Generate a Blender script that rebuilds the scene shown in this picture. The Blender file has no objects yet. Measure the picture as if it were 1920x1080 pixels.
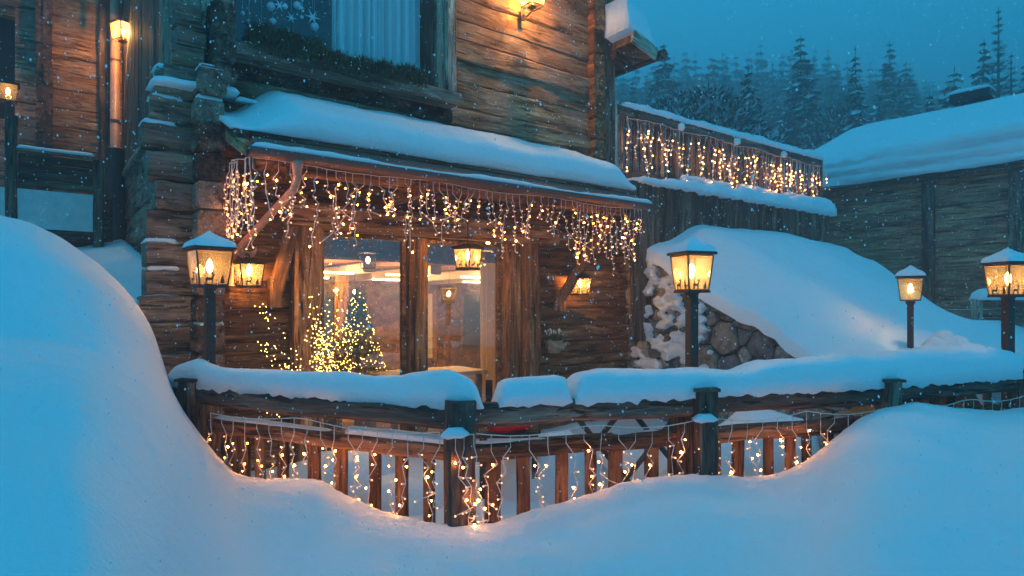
import bpy, math, random
import numpy as np
from mathutils import Vector, Matrix, noise as mnoise
R = math.radians
random.seed(7)
rnd = random.random
def ru(a, b): return a + (b - a) * random.random()

sc = bpy.context.scene
col = sc.collection

# ------------------------------------------------------------------ camera
cam_d = bpy.data.cameras.new('camera')
cam = bpy.data.objects.new('camera', cam_d)
col.objects.link(cam)
cam.location = (0, 0, 0)
cam.rotation_euler = (R(90), 0, 0)
cam_d.sensor_width = 36
cam_d.lens = 22.5
cam_d.shift_y = 35 / 1920
cam_d.clip_start = 0.05
cam_d.clip_end = 2000
sc.camera = cam

# ------------------------------------------------------------------ dusk sky
world = bpy.data.worlds.new('World')
sc.world = world
world.use_nodes = True
nt = world.node_tree
nt.nodes.clear()
N = nt.nodes.new
out = N('ShaderNodeOutputWorld')
bg = N('ShaderNodeBackground'); bg.inputs['Strength'].default_value = 0.85
sky = N('ShaderNodeTexSky'); sky.sky_type = 'NISHITA'; sky.sun_disc = False
sky.sun_elevation = R(1.0); sky.sun_rotation = R(150); sky.altitude = 1500
tint = N('ShaderNodeMix'); tint.data_type = 'RGBA'; tint.blend_type = 'MULTIPLY'
tint.inputs[0].default_value = 1.0; tint.inputs[7].default_value = (0.001, 0.006, 0.015, 1)
geo = N('ShaderNodeTexCoord'); sep = N('ShaderNodeSeparateXYZ')
ramp = N('ShaderNodeValToRGB')                     # overcast dusk: even, brighter towards the zenith
ramp.color_ramp.elements[0].position = 0.0; ramp.color_ramp.elements[0].color = (0.026, 0.95, 1.80, 1)
ramp.color_ramp.elements[1].position = 1.0; ramp.color_ramp.elements[1].color = (0.075, 0.74, 1.28, 1)
e = ramp.color_ramp.elements.new(0.35); e.color = (0.020, 0.84, 1.62, 1)
add = N('ShaderNodeMix'); add.data_type = 'RGBA'; add.blend_type = 'ADD'; add.inputs[0].default_value = 1.0
L = nt.links.new
L(geo.outputs['Generated'], sep.inputs[0]); L(sep.outputs['Z'], ramp.inputs[0])
L(sky.outputs[0], tint.inputs[6]); L(tint.outputs[2], add.inputs[7]); L(ramp.outputs[0], add.inputs[6])
L(add.outputs[2], bg.inputs['Color']); L(bg.outputs[0], out.inputs[0])

sun_d = bpy.data.lights.new('sun', 'SUN'); sun_d.energy = 0.12; sun_d.angle = R(40); sun_d.color = (0.35, 0.75, 1.0)
sun = bpy.data.objects.new('sun', sun_d); col.objects.link(sun)
sun.rotation_euler = (R(50), 0, R(-25))

sc.view_settings.view_transform = 'Standard'
sc.view_settings.look = 'None'
sc.view_settings.exposure = 0.25
sc.view_settings.gamma = 1.0
sc.render.engine = 'CYCLES'
sc.cycles.max_bounces = 7
sc.cycles.diffuse_bounces = 3
sc.cycles.glossy_bounces = 3
sc.cycles.transmission_bounces = 4
sc.cycles.transparent_max_bounces = 14
sc.cycles.volume_bounces = 0
sc.cycles.sample_clamp_indirect = 3.0
sc.cycles.use_denoising = True
sc.cycles.use_light_tree = True
sc.cycles.caustics_reflective = False
sc.cycles.caustics_refractive = False

# ------------------------------------------------------------------ the building frame
TH = math.atan(1590 / 1200)
U = Vector((math.sin(TH), math.cos(TH), 0))      # along the facade, to the right and away
F = Vector((math.cos(TH), -math.sin(TH), 0))     # out of the facade, towards the patio
O = Vector((-2.99, 6.08, 0))
def B(a, b, z): return O + U * a + F * b + Vector((0, 0, z))
def ab(x, y):
    d = Vector((x, y, 0)) - O
    return d.dot(U), d.dot(F)
def fa(px, b=0):                                   # facade coordinate a met by a sight line, on the plane b
    k = (px - 960) / 1200
    x0 = O.x + b * F.x; y0 = O.y + b * F.y
    return (k * y0 - x0) / (U.x - k * U.y)
def fz(px, py, b=0):
    a = fa(px, b); D = O.y + a * U.y + b * F.y
    return (575 - py) / 1200 * D
PATIO = -1.65

# ------------------------------------------------------------------ helpers
WM = {}
def props(o, label=None, cat=None, group=None, kind=None):
    if label: o['label'] = label
    if cat: o['category'] = cat
    if group: o['group'] = group
    if kind: o['kind'] = kind
    return o
def thing(name, label, cat, loc=(0, 0, 0), rotz=0, group=None):
    o = bpy.data.objects.new(name, None); col.objects.link(o)
    o.empty_display_size = 0.1
    o.location = loc; o.rotation_euler = (0, 0, rotz)
    WM[o] = Matrix.Translation(Vector(loc)) @ Matrix.Rotation(rotz, 4, 'Z')
    return props(o, label, cat, group)
def attach(name, me, W, parent=None):
    o = bpy.data.objects.new(name, me); col.objects.link(o)
    if parent is not None:
        o.parent = parent
        o.matrix_basis = WM[parent].inverted() @ W
    else:
        o.matrix_basis = W
    WM[o] = W
    return o
def clone(root, loc, rotz=0, label=None, group=None):
    r = root.copy(); col.objects.link(r); r.location = loc; r.rotation_euler = (0, 0, rotz)
    if label: r['label'] = label
    if group: r['group'] = group
    WM[r] = Matrix.Translation(Vector(loc)) @ Matrix.Rotation(rotz, 4, 'Z')
    for ch in list(root.children):
        c = ch.copy(); col.objects.link(c); c.parent = r
        for g in list(ch.children):
            d = g.copy(); col.objects.link(d); d.parent = c
    return r

class MB:
    def __init__(s): s.v = []; s.f = []; s.m = []
    def add(s, vs, fs, mi=0):
        n = len(s.v); s.v += [tuple(x) for x in vs]
        for f in fs: s.f.append(tuple(i + n for i in f)); s.m.append(mi)
    def box(s, c, sz, mi=0, rot=None):
        hx, hy, hz = sz[0] / 2, sz[1] / 2, sz[2] / 2
        vs = [Vector((x, y, z)) for x in (-hx, hx) for y in (-hy, hy) for z in (-hz, hz)]
        if rot is not None: vs = [rot @ x for x in vs]
        vs = [x + Vector(c) for x in vs]
        s.add(vs, [(0, 1, 3, 2), (4, 6, 7, 5), (0, 4, 5, 1), (2, 3, 7, 6), (0, 2, 6, 4), (1, 5, 7, 3)], mi)
    def tube(s, pts, r, n=6, mi=0, cap=True):
        pts = [Vector(p) for p in pts]; rings = []
        for i, p in enumerate(pts):
            d = (pts[min(i + 1, len(pts) - 1)] - pts[max(i - 1, 0)])
            d = d.normalized() if d.length > 1e-9 else Vector((0, 0, 1))
            x = d.cross(Vector((0, 0, 1)))
            if x.length < 0.05: x = d.cross(Vector((0, 1, 0)))
            x.normalize(); y = d.cross(x)
            rr = r[i] if isinstance(r, (list, tuple)) else r
            rings.append([p + (x * math.cos(2 * math.pi * k / n) + y * math.sin(2 * math.pi * k / n)) * rr for k in range(n)])
        vs = [q for ring in rings for q in ring]; fs = []
        for i in range(len(pts) - 1):
            for k in range(n):
                a = i * n + k; b_ = i * n + (k + 1) % n
                fs.append((a, b_, b_ + n, a + n))
        if cap:
            fs.append(tuple(range(n))); m0 = (len(pts) - 1) * n
            fs.append(tuple(m0 + n - 1 - k for k in range(n)))
        s.add(vs, fs, mi)
    def lathe(s, prof, n=12, c=(0, 0, 0), mi=0, ph=0):
        c = Vector(c); vs = []; fs = []
        for (r, z) in prof:
            for k in range(n):
                t = 2 * math.pi * k / n + ph
                vs.append(c + Vector((r * math.cos(t), r * math.sin(t), z)))
        for i in range(len(prof) - 1):
            for k in range(n):
                a = i * n + k; b_ = i * n + (k + 1) % n
                fs.append((a, b_, b_ + n, a + n))
        fs.append(tuple(range(n - 1, -1, -1))); m0 = (len(prof) - 1) * n
        fs.append(tuple(m0 + k for k in range(n)))
        s.add(vs, fs, mi)
    def ball(s, c, r, mi=0, sq=(1, 1, 1), n=8, m=5, jit=0, seed=0):
        c = Vector(c); vs = [c + Vector((0, 0, -r * sq[2]))]; fs = []
        for i in range(1, m):
            t = math.pi * i / m - math.pi / 2
            for k in range(n):
                p = 2 * math.pi * k / n
                d = Vector((math.cos(t) * math.cos(p), math.cos(t) * math.sin(p), math.sin(t)))
                q = 1 + (jit * mnoise.noise((d * 1.7) + Vector((seed, seed * .7, seed * 1.3))) if jit else 0)
                vs.append(c + Vector((d.x * sq[0], d.y * sq[1], d.z * sq[2])) * r * q)
        vs.append(c + Vector((0, 0, r * sq[2])))
        for k in range(n): fs.append((0, 1 + (k + 1) % n, 1 + k))
        for i in range(m - 2):
            for k in range(n):
                a = 1 + i * n + k; b_ = 1 + i * n + (k + 1) % n
                fs.append((a, b_, b_ + n, a + n))
        l = len(vs) - 1; o = 1 + (m - 2) * n
        for k in range(n): fs.append((o + k, o + (k + 1) % n, l))
        s.add(vs, fs, mi)
    def prism(s, poly, org, ex, ey, th, mi=0):       # flat outline poly (x,y) with thickness
        ez = Vector(ex).cross(Vector(ey)).normalized(); org = Vector(org); n = len(poly)
        a = [org + Vector(ex) * x + Vector(ey) * y for x, y in poly]
        vs = [p + ez * th / 2 for p in a] + [p - ez * th / 2 for p in a]
        fs = [tuple(range(n)), tuple(range(2 * n - 1, n - 1, -1))] + [(i, (i + 1) % n, (i + 1) % n + n, i + n) for i in range(n)]
        s.add(vs, fs, mi)
    def mesh(s, name, mats, smooth=False, W=None):
        me = bpy.data.meshes.new(name)
        v = s.v
        if W is not None:
            Wi = W.inverted(); v = [tuple(Wi @ Vector(x)) for x in v]
        me.from_pydata(v, [], s.f)
        for m in (mats if isinstance(mats, (list, tuple)) else [mats]): me.materials.append(m)
        if any(s.m): me.polygons.foreach_set('material_index', s.m)
        if smooth: me.polygons.foreach_set('use_smooth', [True] * len(s.f))
        me.update()
        return me
    def build(s, name, mats, parent=None, smooth=False, world=True, **kw):
        if parent is not None:
            W = WM[parent]
            me = s.mesh(name, mats, smooth, W if world else None)
            o = attach(name, me, W, parent)
        else:
            a = np.array(s.v); c = (a.min(0) + a.max(0)) / 2
            W = Matrix.Translation(Vector((c[0], c[1], a[:, 2].min())))
            o = attach(name, s.mesh(name, mats, smooth, W), W, None)
        return props(o, **kw) if kw else o

def beam_mesh(name, ln, w, h, mat, jit=0.006, ch=0.018, seg=None, endj=0.0, cup=0.0):
    seg = seg or max(2, min(16, int(ln / 0.35)))
    ch = min(ch, w * .35, h * .35)
    sec = [(w / 2 - ch, -h / 2), (w / 2, -h / 2 + ch), (w / 2, h / 2 - ch), (w / 2 - ch, h / 2),
           (-w / 2 + ch, h / 2), (-w / 2, h / 2 - ch), (-w / 2, -h / 2 + ch), (-w / 2 + ch, -h / 2)]
    vs = []; fs = []
    ends = [ru(-endj, endj) for _ in range(8)], [ru(-endj, endj) for _ in range(8)]
    drift = [0, 0]
    for i in range(seg + 1):
        x = -ln / 2 + ln * i / seg
        drift[0] = drift[0] * .7 + ru(-jit, jit); drift[1] = drift[1] * .7 + ru(-jit, jit)
        for k, (y, z) in enumerate(sec):
            ex = ends[0][k] if i == 0 else ends[1][k] if i == seg else 0
            vs.append((x + ex, y + drift[0] + ru(-jit, jit) * .5, z + drift[1] + ru(-jit, jit) * .5))
    for i in range(seg):
        for k in range(8):
            a = i * 8 + k; b_ = i * 8 + (k + 1) % 8
            fs.append((a, b_, b_ + 8, a + 8))
    fs.append(tuple(range(7, -1, -1))); fs.append(tuple(seg * 8 + k for k in range(8)))
    me = bpy.data.meshes.new(name); me.from_pydata(vs, [], fs); me.materials.append(mat); me.update()
    return me
def frame(p0, p1, up=(0, 0, 1)):
    p0 = Vector(p0); p1 = Vector(p1); x = (p1 - p0).normalized(); up = Vector(up)
    y = up.cross(x)
    if y.length < 1e-3: y = Vector(F).cross(x)
    y.normalize(); z = x.cross(y)
    M = Matrix((x, y, z)).transposed().to_4x4(); M.translation = (p0 + p1) / 2
    return M
def beam(name, p0, p1, w, h, mat, parent=None, up=(0, 0, 1), **kw):
    pr = {k: kw.pop(k) for k in ('label', 'cat', 'group', 'kind') if k in kw}
    ln = (Vector(p1) - Vector(p0)).length
    o = attach(name, beam_mesh(name, ln, w, h, mat, **kw), frame(p0, p1, up), parent)
    if pr: props(o, **pr)
    return o
def fbm(p, oct=3):
    s = 0; a = 1
    for i in range(oct): s += a * mnoise.noise(p); p = p * 2.03 + Vector((3.1, 7.7, 1.3)); a *= .5
    return s
def sstep(x, a, b):
    t = min(1, max(0, (x - a) / (b - a))); return t * t * (3 - 2 * t)
def interp(x, tab): return float(np.interp(x, [t[0] for t in tab], [t[1] for t in tab]))

# ------------------------------------------------------------------ materials
def new_mat(name):
    m = bpy.data.materials.new(name); m.use_nodes = True
    t = m.node_tree; b = t.nodes['Principled BSDF']
    return m, t, b
def plain(name, c, rough=.6, metal=0, bump=0, bscale=40, var=0.0):
    m, t, b = new_mat(name)
    b.inputs['Roughness'].default_value = rough; b.inputs['Metallic'].default_value = metal
    tc = t.nodes.new('ShaderNodeTexCoord'); ns = t.nodes.new('ShaderNodeTexNoise')
    ns.inputs['Scale'].default_value = bscale; ns.inputs['Detail'].default_value = 5
    t.links.new(tc.outputs['Object'], ns.inputs['Vector'])
    mx = t.nodes.new('ShaderNodeMix'); mx.data_type = 'RGBA'
    mx.inputs[6].default_value = (*[x * (1 - var) for x in c], 1); mx.inputs[7].default_value = (*[min(1, x * (1 + var)) for x in c], 1)
    t.links.new(ns.outputs[0], mx.inputs[0]); t.links.new(mx.outputs[2], b.inputs['Base Color'])
    if bump:
        bp = t.nodes.new('ShaderNodeBump'); bp.inputs['Strength'].default_value = bump; bp.inputs['Distance'].default_value = .01
        t.links.new(ns.outputs[0], bp.inputs['Height']); t.links.new(bp.outputs[0], b.inputs['Normal'])
    return m
def wood(name, dark, mid, light, rough=.75, crack=.5, scale=1.0, grey=None):
    dark, mid, light = [(dark[0] * 1.1, dark[1] * .95, dark[2] * 1.0), (mid[0] * 1.15, mid[1] * .98, mid[2] * .95), (min(.8, light[0] * 1.22), light[1] * 1.12, light[2] * 1.05)]
    if grey: grey = (grey[0] * 1.1, grey[1] * .92, grey[2] * .95)
    m, t, b = new_mat(name)
    n = t.nodes.new; l = t.links.new
    tc = n('ShaderNodeTexCoord'); oi = n('ShaderNodeObjectInfo')
    mul = n('ShaderNodeMath'); mul.operation = 'MULTIPLY'; mul.inputs[1].default_value = 57.0
    l(oi.outputs['Random'], mul.inputs[0])
    va = n('ShaderNodeVectorMath'); va.operation = 'ADD'
    l(tc.outputs['Object'], va.inputs[0]); l(mul.outputs[0], va.inputs[1])
    def nz(sx, sy, det, rgh, dist=0):
        mp = n('ShaderNodeMapping'); mp.inputs['Scale'].default_value = (sx * scale, sy * scale, sy * scale)
        l(va.outputs[0], mp.inputs['Vector'])
        q = n('ShaderNodeTexNoise'); q.inputs['Scale'].default_value = 1; q.inputs['Detail'].default_value = det
        q.inputs['Roughness'].default_value = rgh; q.inputs['Distortion'].default_value = dist
        l(mp.outputs[0], q.inputs['Vector']); return q
    big = nz(1.1, 7, 5, .62, .9); fine = nz(4, 60, 6, .75, .4); crk = nz(1.6, 20, 5, .7, 1.2); blot = nz(1.6, 3, 3, .6)
    rp = n('ShaderNodeValToRGB'); els = rp.color_ramp.elements
    els[0].position = .34; els[0].color = (*dark, 1); els[1].position = .68; els[1].color = (*light, 1)
    e = els.new(.5); e.color = (*mid, 1)
    l(big.outputs[0], rp.inputs[0])
    # fine grain
    g = n('ShaderNodeMapRange'); g.inputs[1].default_value = .3; g.inputs[2].default_value = .7; g.inputs[3].default_value = .42; g.inputs[4].default_value = 1.42
    l(fine.outputs[0], g.inputs[0])
    m1 = n('ShaderNodeVectorMath'); m1.operation = 'SCALE'; l(rp.outputs[0], m1.inputs[0]); l(g.outputs[0], m1.inputs['Scale'])
    # cracks
    c = n('ShaderNodeMapRange'); c.inputs[1].default_value = .39; c.inputs[2].default_value = .44; c.inputs[3].default_value = (1 - crack) * .5; c.inputs[4].default_value = 1
    l(crk.outputs[0], c.inputs[0])
    m2 = n('ShaderNodeVectorMath'); m2.operation = 'SCALE'; l(m1.outputs[0], m2.inputs[0]); l(c.outputs[0], m2.inputs['Scale'])
    # tone per piece
    r2 = n('ShaderNodeMapRange'); r2.inputs[3].default_value = .62; r2.inputs[4].default_value = 1.3
    l(oi.outputs['Random'], r2.inputs[0])
    m3 = n('ShaderNodeVectorMath'); m3.operation = 'SCALE'; l(m2.outputs[0], m3.inputs[0]); l(r2.outputs[0], m3.inputs['Scale'])
    last = m3.outputs[0]
    if grey:
        mx = n('ShaderNodeMix'); mx.data_type = 'RGBA'
        mr = n('ShaderNodeMapRange'); mr.inputs[1].default_value = .45; mr.inputs[2].default_value = .62; mr.inputs[4].default_value = .75
        l(blot.outputs[0], mr.inputs[0]); l(mr.outputs[0], mx.inputs[0]); l(last, mx.inputs[6]); 
        gm = n('ShaderNodeVectorMath'); gm.operation = 'SCALE'; gm.inputs[0].default_value = grey; l(g.outputs[0], gm.inputs['Scale'])
        l(gm.outputs[0], mx.inputs[7]); last = mx.outputs[2]
    l(last, b.inputs['Base Color'])
    b.inputs['Roughness'].default_value = rough
    b.inputs['Specular IOR Level'].default_value = .3
    hs = n('ShaderNodeMath'); hs.operation = 'ADD'; l(fine.outputs[0], hs.inputs[0]); l(c.outputs[0], hs.inputs[1])
    h2 = n('ShaderNodeMath'); h2.operation = 'ADD'; l(hs.outputs[0], h2.inputs[0]); l(big.outputs[0], h2.inputs[1])
    bp = n('ShaderNodeBump'); bp.inputs['Strength'].default_value = 1.0; bp.inputs['Distance'].default_value = .02
    l(h2.outputs[0], bp.inputs['Height']); l(bp.outputs[0], b.inputs['Normal'])
    return m
def emit(name, c, s, base=None):
    m, t, b = new_mat(name)
    b.inputs['Base Color'].default_value = (*(base or c), 1)
    b.inputs['Emission Color'].default_value = (*c, 1); b.inputs['Emission Strength'].default_value = s
    return m
def glass(name, tintc=(1, 1, 1), refl=.25, rough=.02, wav=0, pane_glow=0):
    m, t, b = new_mat(name); n = t.nodes.new; l = t.links.new
    t.nodes.remove(b); o = t.nodes['Material Output']
    tr = n('ShaderNodeBsdfTransparent'); tr.inputs[0].default_value = (*tintc, 1)
    gl = n('ShaderNodeBsdfGlossy'); gl.inputs['Roughness'].default_value = rough
    fr = n('ShaderNodeLayerWeight'); fr.inputs[0].default_value = .5
    pw = n('ShaderNodeMath'); pw.operation = 'POWER'; pw.inputs[1].default_value = 3.5; l(fr.outputs['Facing'], pw.inputs[0])
    mr_ = n('ShaderNodeMapRange'); mr_.inputs[3].default_value = refl; mr_.inputs[4].default_value = .95; l(pw.outputs[0], mr_.inputs[0])
    if wav:
        tc = n('ShaderNodeTexCoord'); ns = n('ShaderNodeTexNoise'); ns.inputs['Scale'].default_value = 3
        bp = n('ShaderNodeBump'); bp.inputs['Strength'].default_value = wav; bp.inputs['Distance'].default_value = .02
        l(tc.outputs['Object'], ns.inputs['Vector']); l(ns.outputs[0], bp.inputs['Height']); l(bp.outputs[0], gl.inputs['Normal'])
    mx = n('ShaderNodeMixShader'); l(mr_.outputs[0], mx.inputs[0]); l(tr.outputs[0], mx.inputs[1]); l(gl.outputs[0], mx.inputs[2])
    last = mx
    if pane_glow:
        td = n('ShaderNodeBsdfTranslucent'); td.inputs[0].default_value = (1, .82, .55, 1)  # amber lamp glow put into the pane as a warm translucent share
        m2 = n('ShaderNodeMixShader'); m2.inputs[0].default_value = pane_glow; l(mx.outputs[0], m2.inputs[1]); l(td.outputs[0], m2.inputs[2]); last = m2
    l(last.outputs[0], o.inputs[0]); return m
def snow_mat():
    m, t, b = new_mat('snow'); n = t.nodes.new; l = t.links.new
    b.inputs['Base Color'].default_value = (.86, .88, .90, 1); b.inputs['Roughness'].default_value = .65
    b.inputs['Specular IOR Level'].default_value = .25
    b.inputs['Sheen Weight'].default_value = .08
    tc = n('ShaderNodeTexCoord'); a = n('ShaderNodeTexNoise'); a.inputs['Scale'].default_value = 55; a.inputs['Detail'].default_value = 5; a.inputs['Roughness'].default_value = .7
    a2 = n('ShaderNodeTexNoise'); a2.inputs['Scale'].default_value = 5; a2.inputs['Detail'].default_value = 4
    for q in (a, a2): l(tc.outputs['Object'], q.inputs['Vector'])
    b1 = n('ShaderNodeBump'); b1.inputs['Strength'].default_value = .7; b1.inputs['Distance'].default_value = .014
    b2 = n('ShaderNodeBump'); b2.inputs['Strength'].default_value = .5; b2.inputs['Distance'].default_value = .07
    l(a2.outputs[0], b2.inputs['Height']); l(a.outputs[0], b1.inputs['Height']); l(b2.outputs[0], b1.inputs['Normal']); l(b1.outputs[0], b.inputs['Normal'])
    return m
SNOW = snow_mat()
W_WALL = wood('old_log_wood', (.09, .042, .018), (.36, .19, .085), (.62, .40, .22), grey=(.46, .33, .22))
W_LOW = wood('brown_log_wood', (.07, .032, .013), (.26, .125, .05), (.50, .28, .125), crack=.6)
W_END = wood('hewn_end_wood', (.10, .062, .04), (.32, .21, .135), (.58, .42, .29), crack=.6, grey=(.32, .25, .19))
W_POST = wood('column_wood', (.11, .055, .024), (.33, .17, .075), (.55, .33, .17), crack=.55)
W_GREY = wood('weathered_grey_wood', (.13, .105, .08), (.42, .35, .26), (.66, .56, .43), crack=.5)
W_FENCE = wood('wet_fence_wood', (.05, .036, .03), (.16, .11, .085), (.30, .21, .16), crack=.6)
W_BAL = wood('fence_slat_wood', (.07, .035, .018), (.24, .125, .065), (.42, .24, .13), crack=.6)
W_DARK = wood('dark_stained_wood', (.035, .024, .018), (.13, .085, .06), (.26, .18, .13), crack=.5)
W_BARN = wood('barn_wood', (.12, .05, .028), (.48, .21, .115), (.72, .38, .23), crack=.6, grey=(.50, .26, .17))
W_IN = wood('interior_wood', (.16, .085, .035), (.30, .17, .08), (.42, .27, .14), crack=.2)
COPPER = plain('copper_pipe', (.44, .24, .18), .5, .15, .2, 14, .35)
COPPERD = plain('dull_copper_gutter', (.15, .085, .07), .55, .4, .2, 20, .3)
IRON = plain('dark_iron', (.045, .035, .03), .5, .6, .3, 60, .3)
CORTEN = plain('brown_lamp_metal', (.075, .045, .035), .6, .4, .3, 30, .4)
PLASTER = plain('pale_panel', (.66, .68, .66), .8, 0, .4, 9, .25)
GLASS = glass('window_glass', (.96, .97, .98), .13, .0, .03)
GLASSL = glass('lantern_glass', (1, .90, .72), .03, .05, 0, .05)
GLASSU = glass('upper_window_glass', (.97, .99, 1), .07, .02)
NEEDLE = plain('fir_needles', (.045, .06, .048), .8, 0, 0, 8, .5)
GREEN = plain('garland_green', (.075, .12, .06), .8, 0, 0, 12, .5)
BARK = plain('bark', (.07, .05, .04), .9, 0, .5, 20, .4)
WIRE = plain('white_light_wire', (.86, .66, .56), .45)
BULB = emit('warm_bulb', (1, .32, .035), 130)
BULBS = [emit('warm_bulb_soft', (1, .32, .035), 48), emit('warm_bulb_bright', (1, .35, .05), 210)]
BULBF = emit('warm_far_bulb', (1, .40, .09), 26)
BULBC = emit('cool_bulb', (.55, .7, 1), 60)
TIP = emit('dim_bulb_tip', (1, .42, .13), 2.0, (.8, .7, .65))  # dim bulbs, a faint amber glow put into their material
LAMPB = emit('lamp_bulb_glow', (1, .60, .20), 40)
STRIP = emit('led_strip', (1, .66, .28), 16)
DOT = emit('yellow_micro_led', (1, .62, .13), 22)
CLOTH, _t, _b = new_mat('door_curtain_cloth'); _t.nodes.remove(_b)
_d = _t.nodes.new('ShaderNodeBsdfDiffuse'); _r = _t.nodes.new('ShaderNodeBsdfTranslucent'); _m = _t.nodes.new('ShaderNodeMixShader')
_d.inputs[0].default_value = (.7, .6, .44, 1); _r.inputs[0].default_value = (.7, .6, .44, 1); _t.links.new(_d.outputs[0], _m.inputs[1]); _t.links.new(_r.outputs[0], _m.inputs[2]); _t.links.new(_m.outputs[0], _t.nodes['Material Output'].inputs[0])
CURT = plain('curtain_cloth', (.84, .88, .88), .85, 0, 0, 30, .05)
WHITE = plain('white_ornament', (.85, .87, .9), .35)
RED = plain('red_cloth', (.75, .02, .025), .6, 0, .3, 25, .3)
BLACK = plain('black_metal', (.02, .02, .022), .5, .3)
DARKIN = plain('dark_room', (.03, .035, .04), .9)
CREAM = plain('cream_plaster', (.62, .52, .38), .8, 0, .2, 10, .08)
SACK = plain('burlap', (.32, .27, .18), .9, 0, .6, 70, .3)

def lamp_light(name, p, w, parent=None, r=.035, c=(1, .56, .20)):
    d = bpy.data.lights.new(name, 'POINT'); d.energy = w; d.color = c; d.shadow_soft_size = r
    o = bpy.data.objects.new(name, d); col.objects.link(o)
    if parent is not None: o.parent = parent; o.matrix_basis = WM[parent].inverted() @ Matrix.Translation(Vector(p))
    else: o.location = p
    return o

# ------------------------------------------------------------------ ground snow
FENCE = [(-2.85, 5.08), (-2.4, 4.87), (-.33, 3.88), (1.28, 4.39), (2.83, 4.90), (4.43, 5.60), (5.9, 6.35)]
def fenceD(k):
    for (x0, y0), (x1, y1) in zip(FENCE, FENCE[1:]):
        den = (x1 - x0) - k * (y1 - y0)
        t = (k * y0 - x0) / den
        if -1e-6 <= t <= 1 + 1e-6: return y0 + t * (y1 - y0)
    return FENCE[0][1] if k < 0 else FENCE[-1][1]
YC = [(-900, 250), (-300, 340), (-100, 388), (0, 405), (60, 420), (120, 450), (180, 490), (230, 535), (260, 572), (285, 610), (300, 650), (310, 700), (330, 745), (360, 792), (400, 845),
      (440, 888), (500, 897), (600, 903), (650, 930), (730, 962), (800, 978), (860, 986), (930, 980), (1000, 957), (1100, 930), (1180, 905), (1290, 887),
      (1400, 893), (1450, 888), (1520, 858), (1600, 792), (1650, 766), (1720, 755), (1790, 765), (1850, 773), (1920, 765), (2200, 735), (3000, 700)]
def smooth_tab(f, sig, lo=-1500, hi=3700):
    xs = np.arange(lo, hi, 4.0); ys = np.array([f(x) for x in xs]); r = int(3 * sig / 4)
    kr = np.exp(-.5 * (np.arange(-r, r + 1) * 4 / sig) ** 2); kr /= kr.sum()
    yp = np.convolve(np.pad(ys, r, mode='edge'), kr, 'valid')
    return lambda x: float(np.interp(x, xs, yp))
def ground():
    yc_f = smooth_tab(lambda x: interp(x, YC), 11)
    yc_s = smooth_tab(lambda x: interp(x, YC), 75)
    dc_f = smooth_tab(lambda px: interp(px, [(-1400, 3.7), (-300, 4.0), (0, 4.3), (180, 4.6), (260, 4.8), (300, 4.85), (320, 4.84)]) if px < 320 else fenceD((px - 960) / 1200) - .17, 24)
    z1_f = smooth_tab(lambda px: -interp(px, [(-900, 20), (0, 55), (150, 75), (300, 125), (420, 200)]), 40)
    pxs = np.concatenate([np.arange(-1400, -200, 24), np.arange(-200, 2100, 5.5), np.arange(2100, 3600, 30)])
    Ds = np.concatenate([np.linspace(.35, 2.2, 16)[:-1], np.linspace(2.2, 6.6, 130)[:-1], np.linspace(6.6, 13.5, 60)])
    mb = MB(); nD = len(Ds)
    for px in pxs:
        k = (px - 960) / 1200
        fd = fenceD(k)
        Dc = dc_f(px)
        zc0 = -(yc_f(px) - 575) / 1200 * Dc; zcs = -(yc_s(px) - 575) / 1200 * Dc
        wl = 1 - sstep(px, 130, 500)
        z1 = z1_f(px) / 1200 * 3.25
        for D in Ds:
            x = k * D; y = D
            s = min(1, max(0, (D - 1.2) / (Dc - 1.2)))
            zc = zcs + (zc0 - zcs) * s ** 2.5
            g = .5 * (s * s * (3 - 2 * s)) + .5 * (1 - (1 - s) ** 1.5)
            z = -1.13 + (zc + 1.13) * g
            if wl > 0:
                if D < 3.25: zz = -1.13 + (z1 + 1.13) * (1 - (1 - max(0, (D - .6)) / 2.65) ** 1.7 if D > .6 else 0)
                else:
                    q = min(1, (D - 3.25) / (Dc - 3.25)); zz = z1 + (zc - z1) * (.30 * q + .70 * (1 - (1 - q) ** 2.1)) - .05 * math.sin(math.pi * min(1, q * 2.2)) * (q < .45)
                z = z * (1 - wl) + zz * wl
            if D > Dc:
                a_, b_ = ab(x, y)
                left = .02 + (D - 5.7) * .22 + .05 * fbm(Vector((x * .6, y * .6, 3)))
                right = PATIO + .05 * fbm(Vector((x * 1.2, y * 1.2, 1)))
                w = 1 - (sstep(a_, -.6, -.25) if b_ > 0 else sstep(a_, -.02, .12))
                if b_ < -.05: right = -1.9
                zb = left * w + right * (1 - w)
                q = sstep(D, Dc, Dc + .28 + .6 * w)
                z = z * (1 - q) + zb * q
            z += .018 * fbm(Vector((x * 2.0, y * 2.6, 0)), 4) + .004 * mnoise.noise(Vector((x * 14, y * 14, 2))) + .02 * mnoise.noise(Vector((x * .8, y * .8, 5)))
            mb.v.append((x, y, z))
    n = len(pxs)
    for i in range(n - 1):
        for j in range(nD - 1):
            mb.f.append((i * nD + j, (i + 1) * nD + j, (i + 1) * nD + j + 1, i * nD + j + 1)); mb.m.append(0)
    mb.build('snow_ground', SNOW, smooth=True, kind='structure', label='deep smooth snow banked against the fence in the foreground')
ground()
def sheet(name, x0, x1, y0, y1, nx, ny, zf, mat, label):
    mb = MB()
    for i in range(nx + 1):
        for j in range(ny + 1):
            x = x0 + (x1 - x0) * i / nx; y = y0 + (y1 - y0) * j / ny
            mb.v.append((x, y, zf(x, y)))
    for i in range(nx):
        for j in range(ny):
            mb.f.append((i * (ny + 1) + j, (i + 1) * (ny + 1) + j, (i + 1) * (ny + 1) + j + 1, i * (ny + 1) + j + 1)); mb.m.append(0)
    return mb.build(name, mat, smooth=True, kind='structure', label=label)
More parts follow.
